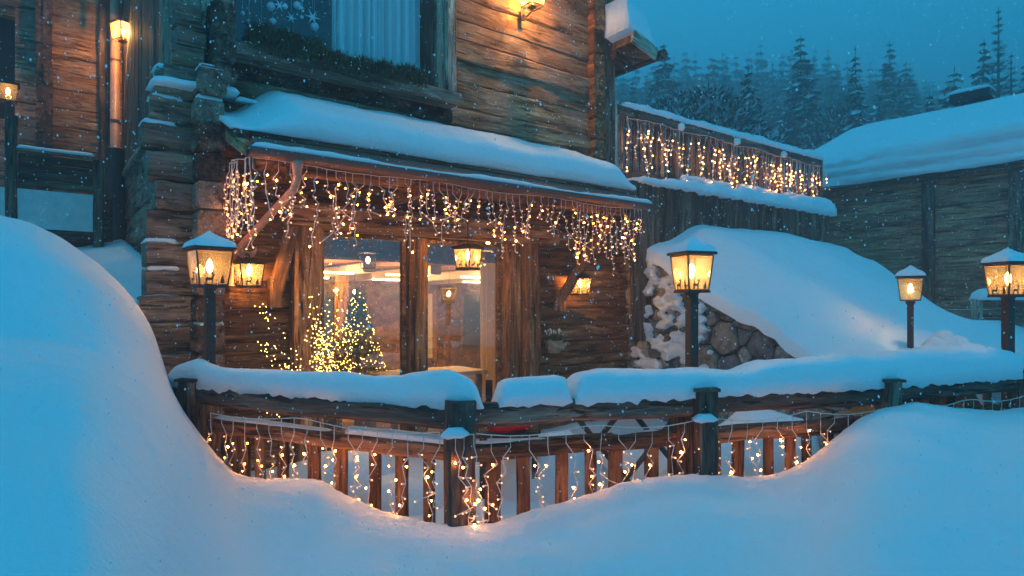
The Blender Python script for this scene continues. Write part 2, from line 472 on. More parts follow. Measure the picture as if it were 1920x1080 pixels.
sheet('snow_field', -60, 60, -60, .6, 24, 12, lambda x, y: -1.19 + .1 * mnoise.noise(Vector((x * .1, y * .1, 0))), SNOW, 'open snow field before the fence')
def hillz(x, y):
    return -2.5 + max(0, y - 14) * .17 + max(0, y - 40) * .14 + .02 * max(0, y - 20) * fbm(Vector((x * .02, y * .02, 4)))
sheet('snowy_hill', -160, 260, 13.2, 330, 60, 50, lambda x, y: hillz(x, y) if y > 13.5 else -2.6, SNOW, 'snowy hillside rising behind the buildings')

# ------------------------------------------------------------------ chalet
chalet = thing('log_chalet', 'large old log chalet with lit canopy, glass doors and wide upper window', 'house', B(3, 0, PATIO))
def a_holes_segments(a0, a1, z, h, holes):
    segs = [(a0, a1)]
    for (h0, h1, hz0, hz1) in holes:
        if z + h / 2 > hz0 and z - h / 2 < hz1:
            ns = []
            for s0, s1 in segs:
                if h1 <= s0 or h0 >= s1: ns.append((s0, s1))
                else:
                    if h0 > s0 + .03: ns.append((s0, h0))
                    if h1 < s1 - .03: ns.append((h1, s1))
            segs = ns
    return segs
def log_wall(parent, a0, a1, b, z0, z1, holes, mat, hmin=.22, hmax=.33, P=B, name='wall_log', th=.22, jit=.008, prot=.02):
    z = z0
    while z < z1:
        h = min(ru(hmin, hmax), z1 - z + .05)
        for s0, s1 in a_holes_segments(a0, a1, z + h / 2, h, holes):
            pr = ru(-prot, prot)
            beam(name, P(s0, b - th / 2 + pr, z + h / 2), P(s1, b - th / 2 + pr, z + h / 2), th, h + .004, mat, parent, jit=jit, ch=.022, seg=max(2, min(14, int((s1 - s0) / .3))))
        z += h
aWL, aWR = fa(436), fa(795)                        # upper glass
zSill = 2.53
aCL0, aCL1, aCR0, aCR1 = .87, 1.19, 3.62, 4.06
doorTop = .80
END_L = 5.95
# ground storey logs
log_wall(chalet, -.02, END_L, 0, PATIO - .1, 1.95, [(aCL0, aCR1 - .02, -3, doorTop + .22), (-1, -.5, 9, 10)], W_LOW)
# upper storey logs
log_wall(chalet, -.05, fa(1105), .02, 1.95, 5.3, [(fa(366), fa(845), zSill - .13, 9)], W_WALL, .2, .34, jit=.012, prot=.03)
# backing behind the logs
mb = MB()
for (a0, a1, z0, z1) in [(0, aCL0, -1.8, doorTop + .2), (aCR1, END_L, -1.8, doorTop + .2), (0, END_L, doorTop + .2, zSill), (0, fa(366), zSill, 5.3), (fa(845), 5.3, zSill, 5.3)]:
    mb.add([B(a0, -.2, z0), B(a1, -.2, z0), B(a1, -.2, z1), B(a0, -.2, z1), B(a0, -.25, z0), B(a1, -.25, z0), B(a1, -.25, z1), B(a0, -.25, z1)],
           [(0, 1, 2, 3), (7, 6, 5, 4), (0, 4, 5, 1), (1, 5, 6, 2), (2, 6, 7, 3), (3, 7, 4, 0)])
mb.build('inner_wall', W_DARK, chalet)
# side wall receding on the left (its logs run back from the corner)
z = PATIO
while z < 2.1:
    h = ru(.22, .3)
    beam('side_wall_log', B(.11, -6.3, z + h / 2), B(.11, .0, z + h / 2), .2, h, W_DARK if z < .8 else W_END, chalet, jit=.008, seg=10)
    z += h
# crossed log ends at the corner
z = -1.75; i = 0
ENDTOP = []
while z < 1.98:
    h = ru(.235, .285)
    ea = ru(-.47, -.36) - (.06 if i % 3 == 0 else 0)
    beam('corner_log', B(ea, .0, z + h / 2), B(.0, .0, z + h / 2), .24, h - .012, W_END, chalet, jit=.009, ch=.022, seg=6, endj=.018)
    eb = ru(.30, .38)
    z2 = z + h * .5
    beam('corner_log', B(ru(.04, .06), -.1, z2), B(ru(.04, .06), eb, z2), .24, h - .014, W_DARK if rnd() < .35 else W_END, chalet, jit=.006, ch=.03, seg=3, endj=.01)
    ENDTOP.append((ea, eb, z + h, z2 + h / 2, i))
    z += h; i += 1
# stepped log ends under the upper window
for (a0, a1, b1, zz, h) in [(-.30, .05, .22, 2.10, .17), (-.24, .02, .20, 2.30, .2), (-.2, .04, .16, 2.5, .2), (-.22, .0, .12, 2.7, .19)]:
    beam('corner_log', B(a0, .05, zz), B(a1, .05, zz), .3, h, W_END, chalet, seg=2, ch=.03, endj=.01)
    beam('corner_log', B(.16, -.1, zz + .05), B(.16, b1 + .16, zz + .05), .2, h, W_DARK, chalet, seg=2, ch=.03, endj=.01)
# thin ledge on the side wall
beam('side_ledge', B(-.02, -5.2, 2.12), B(-.06, .1, 2.12), .16, .09, W_GREY, chalet)
# upper storey: vertical boards left of the window and on the side
aa = -.10
while aa < fa(366) - .02:
    w = ru(.10, .15); beam('corner_board', B(aa + w / 2, .05 + ru(-.02, .03), 2.72), B(aa + w / 2, .05 + ru(-.02, .03), 5.2), .05, w, W_GREY, chalet, up=U, jit=.003, ch=.008)
    aa += w
for k in range(26):
    bb = -.1 - k * .24
    beam('side_board', B(.02 + ru(-.01, .015), bb, 2.17), B(.02, bb, 5.4), .05, .235, W_END if k < 9 else W_DARK, chalet, up=F, jit=.003, ch=.008, seg=4)
# right end of the upper storey: log ends and a dark corner post
z = 1.75
while z < 5.2:
    h = ru(.26, .36)
    beam('corner_log', B(5.22, -.2, z + h / 2), B(5.22, .10 + ru(0, .05), z + h / 2), .22, h - .012, W_LOW, chalet, jit=.005, ch=.025, seg=2, endj=.008)
    z += h
beam('corner_post', B(5.46, .0, 1.6), B(5.46, .0, 5.3), .2, .22, W_DARK, chalet, up=U, jit=.006)
beam('corner_post', B(5.16, .05, .9), B(5.16, .05, 1.8), .25, .30, W_DARK, chalet, up=U, jit=.008)
mb = MB()
mb.box((0, 0, 0), (.04, 4, 6)); 
rot = Matrix.Rotation(-math.atan2(F.x, F.y) , 3, 'Z')
mb2 = MB(); rf = Matrix((U, -F, Vector((0, 0, 1)))).transposed()
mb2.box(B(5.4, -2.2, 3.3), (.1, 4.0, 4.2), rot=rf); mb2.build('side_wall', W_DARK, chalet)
# columns and head beams of the ground storey
beam('door_column', B(1.03, .02, PATIO - .1), B(1.03, .02, doorTop + .02), .30, .30, W_POST, chalet, up=U, ch=.03)
beam('door_column', B(3.97, .05, PATIO - .1), B(3.97, .05, doorTop + .02), .30, .22, W_POST, chalet, up=U, ch=.02)
beam('door_column', B(3.72, .0, PATIO - .1), B(3.72, .0, doorTop + .02), .20, .20, W_LOW, chalet, up=U, ch=.02)
beam('head_beam', B(.75, .10, doorTop + .14), B(4.35, .10, doorTop + .14), .3, .24, W_POST, chalet, ch=.03, seg=12)
beam('head_beam', B(4.2, .08, doorTop + .10), B(5.9, .08, doorTop + .12), .24, .2, W_LOW, chalet, ch=.03)
# glass doors
zf = PATIO + .02
for (a0, a1, nm) in [(1.19, 2.23, 'glass_door'), (2.46, 3.60, 'glass_door')]:
    d = MB()
    st = .055
    for (c0, c1, z0, z1) in [(a0, a0 + st, zf, doorTop), (a1 - st, a1, zf, doorTop), (a0 + st, a1 - st, zf, zf + .1), (a0 + st, a1 - st, doorTop - .04, doorTop)]:
        d.box(B((c0 + c1) / 2, -.06, (z0 + z1) / 2), (c1 - c0, .06, z1 - z0), rot=rf)
    fr = d.build(nm, W_POST, chalet)
    g = MB(); g.box(B((a0 + a1) / 2, -.06, (zf + .1 + doorTop - .04) / 2), (a1 - a0 - 2 * st, .012, doorTop - .14 - zf), rot=rf)
    g.build('pane', GLASS, fr)
beam('door_post', B(2.40, -.02, zf), B(2.40, -.02, doorTop), .12, .12, W_POST, chalet, up=U)
beam('door_post', B(2.28, -.05, zf), B(2.28, -.05, doorTop), .10, .11, W_LOW, chalet, up=U)
# upper window
def wbox(name, a0, a1, z0, z1, b0, b1, mat, parent, up=False, **kw):
    if (a1 - a0) >= (z1 - z0): return beam(name, B(a0, (b0 + b1) / 2, (z0 + z1) / 2), B(a1, (b0 + b1) / 2, (z0 + z1) / 2), abs(b1 - b0), z1 - z0, mat, parent, **kw)
    return beam(name, B((a0 + a1) / 2, (b0 + b1) / 2, z0), B((a0 + a1) / 2, (b0 + b1) / 2, z1), abs(b1 - b0), a1 - a0, mat, parent, up=U, **kw)
wbox('window_post', fa(372), fa(400), zSill, 5.2, .0, .12, W_GREY, chalet, jit=.002)
wbox('window_post', fa(401), fa(436), zSill, 5.2, .0, .14, W_GREY, chalet, jit=.002)
wbox('window_post', fa(812), fa(826), zSill, 5.2, .0, .10, W_GREY, chalet, jit=.002)
wbox('window_post', fa(826), fa(845), zSill, 5.2, .0, .15, W_GREY, chalet, jit=.002)
wbox('window_frame', fa(794), fa(812), zSill, 5.2, -.1, .04, W_DARK, chalet, jit=.001)
wbox('window_sill', fa(425), fa(845), zSill - .12, zSill, -.05, .26, W_GREY, chalet, jit=.004)
g = MB(); g.box(B((aWL + aWR) / 2, -.06, (zSill + 5.2) / 2), (aWR - aWL, .012, 5.2 - zSill), rot=rf); g.build('upper_pane', GLASSU, chalet)
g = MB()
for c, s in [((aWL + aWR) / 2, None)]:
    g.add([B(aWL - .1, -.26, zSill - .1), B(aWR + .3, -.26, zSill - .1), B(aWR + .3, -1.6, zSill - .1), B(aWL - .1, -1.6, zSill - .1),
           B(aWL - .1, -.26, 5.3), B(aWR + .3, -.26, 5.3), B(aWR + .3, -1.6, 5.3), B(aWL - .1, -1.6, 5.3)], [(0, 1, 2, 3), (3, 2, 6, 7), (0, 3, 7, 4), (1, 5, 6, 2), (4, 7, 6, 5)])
g.build('upper_room', DARKIN, chalet)  # near-black box, the unlit room's darkness is put into its colour
# canopy over the doors
ca0, ca1 = .16, 5.16
g = MB()
def slab(mb, a0, a1, pts, mi=0):                    # profile (b, z) extruded along the facade
    n = len(pts); vs = [B(a0, b, z) for b, z in pts] + [B(a1, b, z) for b, z in pts]
    mb.add(vs, [tuple(range(n)), tuple(range(2 * n - 1, n - 1, -1))] + [(i, i + n, (i + 1) % n + n, (i + 1) % n) for i in range(n)], mi)
slab(g, ca0 - .02, ca1 - .02, [(.0, 1.86), (.80, 1.54), (.80, 1.48), (.0, 1.78)])
canopy = g.build('canopy_deck', W_DARK, chalet)
g = MB(); slab(g, ca0 + .12, ca1 + .0, [(.76, 1.53), (1.0, 1.37), (1.0, 1.355), (.76, 1.47)]); g.build('copper_apron', COPPER, canopy)
beam('eave_board', B(ca0 + .1, .80, 1.513), B(ca1 + .02, .80, 1.513), .05, .06, W_DARK, canopy, jit=.002)
beam('fascia', B(ca0 + .05, .93, 1.33), B(ca1 + .03, .93, 1.33), .05, .10, W_DARK, canopy, jit=.002)
g = MB()
gp = []
for k in range(9):
    t = math.pi * k / 8
    gp.append((1.04 - .075 * math.cos(t), 1.335 - .075 * math.sin(t)))
inner = [(1.04 + .066 * math.cos(math.pi * k / 8), 1.335 - .066 * math.sin(math.pi * k / 8)) for k in range(9)]
slab(g, ca0 + .03, ca1 + .07, gp + inner); g.build('gutter', COPPERD, canopy, smooth=False)
g = MB()                                            # snow guard mesh above the gutter
for k in range(150):
    a = ca0 + .15 + k * (ca1 - ca0 - .2) / 150
    g.tube([B(a, .86, 1.478), B(a, .985, 1.392)], .0025, 3, cap=False)
for b, z in [(.86, 1.478), (.89, 1.457), (.92, 1.436), (.95, 1.415), (.98, 1.394)]:
    g.tube([B(ca0 + .12, b, z), B(ca1, b, z)], .003, 3, cap=False)
g.build('snow_guard', COPPERD, canopy)['kind'] = 'stuff'
for a in np.arange(ca0 + .05, ca1, .62):
    beam('rafter', B(a, .0, 1.73), B(a, .92, 1.36), .09, .12, W_POST, canopy, jit=.003)
for a in (.55, 2.0, 3.4, 4.72):
    beam('canopy_bracket', B(a, .02, 1.22), B(a, .72, 1.22), .13, .14, W_LOW, canopy, jit=.004)
beam('canopy_beam', B(.35, .62, 1.30), B(5.1, .62, 1.30), .13, .13, W_LOW, canopy, jit=.004, seg=10)
# knee braces with their carved feet
def knee(a_foot, z_foot, a_top, z_top, bt):
    beam('knee_brace', B(a_foot, .08, z_foot), B(a_top, bt, z_top), .12, .14, W_POST, canopy, jit=.006)
    beam('brace_foot', B(a_foot, .06, z_foot - .17), B(a_foot, .06, z_foot + .12), .16, .12, W_POST, canopy, up=U, jit=.005)
knee(fa(516, .08), fz(516, 545, .08), .95, 1.16, .12)
knee(4.52, fz(1045, 560), 5.0, 1.2, .55)
# copper downpipe from the gutter back to the wall
pts = [B(.60, 1.04, 1.28), B(.60, 1.04, 1.12), B(.585, 1.0, 1.03), B(.50, .75, .88), B(.36, .30, .62), B(.30, .12, .50), B(.29, .07, .42), B(.29, .07, .2)]
g = MB(); g.tube(pts, .036, 10); g.lathe([(.036, -.14), (.052, -.03), (.06, 0)], 10, B(.60, 1.04, 1.28)); g.build('downpipe', COPPER, canopy, smooth=True)
# main roof corner jutting out to the right (verge faces the patio)
aT = fa(1225, .5); zT = fz(1225, 92, .5); aS = fa(1146, .5); zS = fz(1146, 30, .5)
sl = (zT - zS) / (aT - aS); aTop = aS - 1.6; zTop = zS - 1.6 * sl
def rpt(a, off, b): return B(a, b, zT + (a - aT) * sl + off)
g = MB(); LB = -3.6
g.add([rpt(5.5, 0, .5), rpt(aT, 0, .5), rpt(aT, 0, LB), rpt(5.5, 0, LB), rpt(5.5, -.12, .5), rpt(aT, -.12, .5), rpt(aT, -.12, LB), rpt(5.5, -.12, LB)],
      [(0, 1, 2, 3), (7, 6, 5, 4), (0, 4, 5, 1), (1, 5, 6, 2), (2, 6, 7, 3), (3, 7, 4, 0)])
roof = g.build('roof', W_DARK, chalet)
beam('verge_board', rpt(aT + .02, -.07, .53), rpt(5.45, -.07, .53), .05, .2, W_GREY, roof, jit=.003)
for off, bb in ((-.2, .1), (-.2, -.7), (-.2, -1.5), (-.2, -2.3)):
    beam('rafter', rpt(aT - .1, off, bb), rpt(5.5, off, bb), .14, .15, W_DARK, roof, jit=.003)
#beam('purlin', rpt(6.3, -.28, .42), rpt(6.3, -.28, LB), .14, .16, W_END, roof, jit=.003)
#beam('purlin', rpt(aT - .35, -.26, .42), rpt(aT - .35, -.26, LB), .12, .14, W_END, roof, jit=.003)
g = MB(); g.tube([rpt(aT + .1, -.05, .62), rpt(aT + .1, -.05, LB)], .07, 8); g.build('roof_gutter', COPPERD, roof, smooth=True)

# ------------------------------------------------------------------ room behind the doors
room = thing('dining_room', 'warm lit room seen through the glass doors', 'room', B(2.4, -3, PATIO))
RZ = .68; RB = -6.5; RA0, RA1 = .3, 9.0
def quad(name, pts, mat, parent, th=.04):
    g = MB(); p = [Vector(q) for q in pts]; n = (p[1] - p[0]).cross(p[3] - p[0]).normalized() * th
    g.add(p + [q - n for q in p], [(0, 1, 2, 3), (7, 6, 5, 4), (0, 4, 5, 1), (1, 5, 6, 2), (2, 6, 7, 3), (3, 7, 4, 0)])
    return g.build(name, mat, parent)
quad('room_floor', [B(RA0, -.3, PATIO), B(RA1, -.3, PATIO), B(RA1, RB, PATIO), B(RA0, RB, PATIO)], W_IN, room)
quad('room_ceiling', [B(RA0, -2.2, RZ), B(RA0, RB, RZ), B(RA1, RB, RZ), B(RA1, -2.2, RZ)], W_LOW, room)
quad('dark_front_ceiling', [B(RA0, -.3, 1.6), B(RA0, -2.3, 1.6), B(RA1, -2.3, 1.6), B(RA1, -.3, 1.6)], W_DARK, room)  # raised and dark so the sky reflection shows in the door glass
quad('added_ceiling_step', [B(RA0, -2.24, RZ), B(RA1, -2.24, RZ), B(RA1, -2.24, 1.6), B(RA0, -2.24, 1.6)], W_DARK, room)  # added to close off the raised dark front part
quad('room_wall', [B(RA0, RB, PATIO), B(RA1, RB, PATIO), B(RA1, RB, RZ), B(RA0, RB, RZ)], W_LOW, room)
quad('room_wall', [B(RA1, -.3, PATIO), B(RA1, -.3, RZ), B(RA1, RB, RZ), B(RA1, RB, PATIO)], W_LOW, room)
quad('room_wall', [B(RA0, -.3, PATIO), B(RA0, RB, PATIO), B(RA0, RB, RZ), B(RA0, -.3, RZ)], W_LOW, room)
for k in range(7):
    a0 = .5 + k * 1.15
    beam('ceiling_beam', B(a0, -2.3, RZ - .09), B(a0, RB, RZ - .09), .2, .15, CREAM, room, jit=.001)
for k, (a, b) in enumerate([(2.3, -2.6), (3.6, -2.6), (5.0, -2.6), (2.6, -4.4), (4.2, -4.4), (6.2, -4.4)]):
    g = MB(); g.box(B(a, b, RZ - .17), (.75, .05, .03), rot=rf); g.build('light_strip', STRIP, room)
    d = bpy.data.lights.new('strip_light', 'POINT')
    d.energy = 80; d.color = (1, .55, .22); d.shadow_soft_size = .2
    o = bpy.data.objects.new('strip_light', d); col.objects.link(o); o.location = B(a, b, RZ - .35)
# dark windows and a framed cream door on the back wall
for a in (2.6, 4.1, 7.6):
    g = MB(); g.box(B(a, RB + .03, -.35), (1.0, .05, 1.3), rot=rf); w = g.build('back_window', DARKIN, room)
    for da in (-.52, .52):
        g = MB(); g.box(B(a + da, RB + .06, -.35), (.07, .06, 1.4), rot=rf); g.build('window_jamb', W_IN, w)
g = MB(); g.box(B(5.95, RB + .05, -.45), (.62, .06, 1.5), rot=rf); dd = g.build('panel_door', CREAM, room)
for da in (-.36, .36):
    g = MB(); g.box(B(5.95 + da, RB + .07, -.45), (.09, .1, 1.65), rot=rf); g.build('door_jamb', W_IN, dd)
for a in (3.3, 6.7):
    beam('room_pillar', B(a, -4.6, PATIO), B(a, -4.6, RZ), .2, .2, W_IN, room, up=U, jit=.002)

# things inside
def blades(mb, p, n, l, w, up=.2, mi=0, spread=1.0):
    for _ in range(n):
        t = ru(0, 2 * math.pi); e_ = ru(-.5, 1) * spread
        d = Vector((math.cos(t) * math.cos(e_), math.sin(t) * math.cos(e_), math.sin(e_) + up)).normalized()
        s = d.cross(Vector((0, 0, 1))); s = s.normalized() * w if s.length > .01 else Vector((w, 0, 0))
        q = Vector(p); ll = l * ru(.6, 1.2)
        mb.add([q - s, q + s, q + d * ll], [(0, 1, 2)], mi)
xt = thing('christmas_tree', 'indoor fir tree wrapped in tiny yellow lights behind the left glass door', 'christmas tree', B(2.35, -1.7, PATIO))
g = MB(); g.tube([B(2.35, -1.7, PATIO), B(2.35, -1.7, .1)], [.05, .01], 6); g.build('trunk', BARK, xt)
g = MB(); gd = MB()
for i in range(1500):
    t = rnd() ** .7; z = .22 - t * 1.65; r = .05 + t * .52; ph = ru(0, 6.28); rr = r * ru(.6, 1.0)
    c = B(2.35, -1.7, z) + Vector((math.cos(ph) * rr, math.sin(ph) * rr, 0))
    blades(g, c, 2, .13, .016, -.1)
for i in range(230):
    t = rnd() ** .7 * .75; z = .2 - t * 1.6; r = .06 + t * .5; ph = ru(0, 6.28)
    gd.ball(B(2.35, -1.7, z) + Vector((math.cos(ph) * r, math.sin(ph) * r, 0)), .0055, n=4, m=2)
g.build('crown', GREEN, xt); gd.build('fairy_lights', DOT, xt)['kind'] = 'stuff'
for i, (px, py, b, w_, lb) in enumerate([(690, 503, -1.3, 26, 'pendant lantern hanging inside behind the left glass door'), (665, 560, -3.6, 12, 'small indoor lantern on the room pillar behind the left door'), (842, 562, -3.2, 14, 'small indoor lantern seen through the right glass door'), (915, 470, -1.4, 26, 'added indoor lantern that lights the beige curtain')]):  # the last one is an added lamp that brightens the curtain
    z_ = fz(px, py, b); q = thing('indoor_lantern', lb, 'lantern', B(fa(px, b), b, z_), R(30), 'lanterns inside the dining room')
    g = MB(); w2 = .09
    for sx in (-1, 1):
        for sy in (-1, 1): g.tube([(sx * w2 * .8, sy * w2 * .8, 0), (sx * w2, sy * w2, .2)], .006, 4)
    g.box((0, 0, .205), (.21, .21, .012)); g.box((0, 0, 0), (.15, .15, .012)); g.build('cage', IRON, q, world=False)
    g = MB(); g.ball((0, 0, .11), .028, sq=(1, 1, 1.6), n=8, m=6); g.build('bulb', LAMPB, q, world=False, smooth=True)
    g = MB(); g.tube([(0, 0, .21), (0, 0, (1.6 if b > -2.2 else RZ) - z_)], .005, 4); g.build('chain', IRON, q, world=False)
    lamp_light('lamp_glow', B(fa(px, b), b, z_ + .11), w_, q)
# table with candle jars
tb = thing('dining_table', 'long dining table with pale cloth inside the glass doors', 'table', B(3.1, -1.1, PATIO))
g = MB(); g.box(B(3.1, -1.1, PATIO + .74), (1.5, .8, .05), rot=rf); g.build('tabletop', CREAM, tb)
for da in (-.65, .65):
    for db in (-.32, .32):
        g = MB(); g.box(B(3.1 + da, -1.1 + db, PATIO + .355), (.07, .07, .71), rot=rf); g.build('leg', W_IN, tb)
for da, lb in ((-1.3, 'left of the two pinkish candle jars glowing beside the indoor fir tree'), (-1.12, 'right of the two pinkish candle jars glowing beside the indoor fir tree')):
    q = thing('candle_jar', lb, 'candle', B(3.0 + da, -.6, PATIO + .55), 0, 'candle jars by the indoor tree')
    g = MB(); g.lathe([(.05, 0), (.055, .02), (.055, .15), (.045, .17)], 10, B(3.0 + da, -.6, PATIO + .55)); g.build('jar', emit('candle_glow_' + str(int(-da * 100)), (1, .35, .18), 1.6, (.7, .4, .35)), q)
    g = MB(); g.ball(B(3.0 + da, -.6, PATIO + .75), .013, sq=(1, 1, 2), n=6, m=4); g.build('flame', LAMPB, q)
st_ = thing('side_stand', 'low wooden stand holding candle jars', 'stand', B(1.8, -.6, PATIO))
g = MB(); g.box(B(1.8, -.6, PATIO + .53), (.5, .3, .04), rot=rf); g.build('top', W_IN, st_)
for da in (-.2, .2):
    g = MB(); g.box(B(1.8 + da, -.6, PATIO + .255), (.05, .26, .51), rot=rf); g.build('leg', W_IN, st_)
# beige curtain by the right jamb
g = MB(); n = 60
for i in range(n + 1):
    a = fa(902, -.9) + (fa(934, -.9) - fa(902, -.9)) * i / n; b = -.9 + .035 * math.sin(i * .9) + .01 * math.sin(i * 2.3)
    g.v += [tuple(B(a, b, PATIO + .03)), tuple(B(a, b * 1.02, RZ - .05))]
for i in range(n): g.f.append((2 * i, 2 * i + 2, 2 * i + 3, 2 * i + 1)); g.m.append(0)
g.build('door_curtain', CLOTH, smooth=True, label='beige curtain gathered at the right side of the glass doors', cat='curtain')

# ------------------------------------------------------------------ upper window dressing
g = MB(); n = 260; c0, c1 = fa(632), fa(795)
for i in range(n + 1):
    a = c0 + (c1 - c0) * i / n; b = -.15 + .05 * math.sin(i * .27 + 1.2 * math.sin(i * .05)) + .02 * math.sin(i * .71)
    for z in (zSill - .05, 5.25): g.v.append(tuple(B(a, b, z)))
for i in range(n): g.f.append((2 * i, 2 * i + 2, 2 * i + 3, 2 * i + 1)); g.m.append(0)
g.build('window_curtain', CURT, smooth=True, label='long pale pleated curtain filling the right of the upper window', cat='curtain')
def star_mesh(mb, c, r, n=6, th=.006, s=.14):
    for k in range(n // 2 if n % 2 == 0 else n):
        t = math.pi * k / (n // 2)
        d = U * math.cos(t) + Vector((0, 0, 1)) * math.sin(t); e_ = U * -math.sin(t) + Vector((0, 0, 1)) * math.cos(t)
        p = [Vector(c) - d * r, Vector(c) + e_ * r * s, Vector(c) + d * r, Vector(c) - e_ * r * s]
        f = F * th / 2
        mb.add([q + f * (1 + k * .3) for q in p] + [q - f * (1 + k * .3) for q in p], [(0, 1, 2, 3), (7, 6, 5, 4), (0, 4, 5, 1), (1, 5, 6, 2), (2, 6, 7, 3), (3, 7, 4, 0)])
for i, (px, py, r, nm) in enumerate([(508, 12, .045, 'high up near the window centre'), (490, 45, .03, 'just above the left end of the garland'), (467, 40, .025, 'nearest the left window post'), (455, 25, .022, 'upper left by the window post'), (512, 40, .035, 'half hidden low behind the garland'),
                            (590, 50, .045, 'in the lower right of the dark pane'), (557, 10, .04, 'right of the centre near the top edge'), (534, 12, .032, 'small beside the big star'), (566, 32, .02, 'tiny next to the snowflake')]):
    a = fa(px, -.2); z = fz(px, py, -.2)
    t = thing('bauble', 'white glass bauble ' + nm, 'bauble', B(a, -.2, z), 0, 'baubles hanging in the upper window')
    g = MB(); g.ball(B(a, -.2, z), r, n=14, m=9); g.build('ball', WHITE, t, smooth=True)
    g = MB(); g.tube([B(a, -.2, z + r), B(a, -.2, 5.2)], .0015, 3); g.build('thread', WHITE, t)
for i, (px, py, r, nm) in enumerate([(546, 33, .06, 'six pointed white snowflake ornament hanging in the middle of the upper window'), (586, 32, .09, 'large white star ornament right of the snowflake'), (524, 10, .07, 'white star ornament at the top of the upper window'), (564, 14, .05, 'small white star ornament at the top right of the dark pane')]):
    g = MB(); star_mesh(g, B(fa(px, -.16), -.16, fz(px, py, -.16)), r); g.tube([B(fa(px, -.16), -.16, fz(px, py, -.16) + r), B(fa(px, -.16), -.16, 5.2)], .0015, 3)
    g.build('star_ornament', WHITE, label=nm, cat='ornament')
for i, (px, py) in enumerate([(683, 10), (712, 65), (765, 82), (650, 48)]):
    g = MB(); star_mesh(g, B(fa(px, -.2), -.2, fz(px, py, -.2)), .045, s=.2)
    g.build('star_ornament', WHITE, label='pale star on the curtain, ' + ['highest', 'in the middle', 'furthest right', 'furthest left'][i] + ' of the curtain stars', cat='ornament', group='stars on the curtain')
# garland on the sill
g = MB()
ga0, ga1 = fa(462, .18), fa(790, .18)
for i in range(5200):
    t = rnd(); a = ga0 + (ga1 - ga0) * t
    lump = .5 + .5 * abs(math.sin(t * 23)) + .3 * math.sin(t * 7 + 1)
    hz = (.20 if t < .4 else .14) * (.5 + .5 * lump)
    z = zSill + ru(-.05, hz); b = .18 + ru(-.09, .12)
    if rnd() < .12: z -= ru(0, .12); b = .3
    blades(g, B(a, b, z), 2, .075, .006, .15)
g.build('fir_garland', GREEN, label='bushy green fir garland lying along the upper window sill', cat='garland')
# scroll wire hook on the grey post
g = MB(); pa, pz = fa(398, .2), fz(398, 42, .2); pts = []
for i in range(40):
    t = i / 39 * 2 * math.pi
    pts.append(B(pa + .085 * math.cos(t), .2, pz + .06 + .035 * math.sin(t)))
g.tube(pts, .004, 4)
g.tube([B(pa - .08, .2, pz + .05), B(pa - .10, .2, pz - .05), B(pa - .03, .19, pz - .11), B(pa + .04, .19, pz - .05), B(pa + .0, .19, pz + .02), B(pa - .05, .19, pz - .02), B(pa - .02, .19, pz - .15)], .004, 4)
g.tube([B(pa + .08, .2, pz + .05), B(pa + .10, .2, pz - .02), B(pa + .05, .19, pz - .06)], .004, 4)
g.build('wire_ornament', BLACK, label='curled black wire ornament on the grey post left of the upper window', cat='ornament')

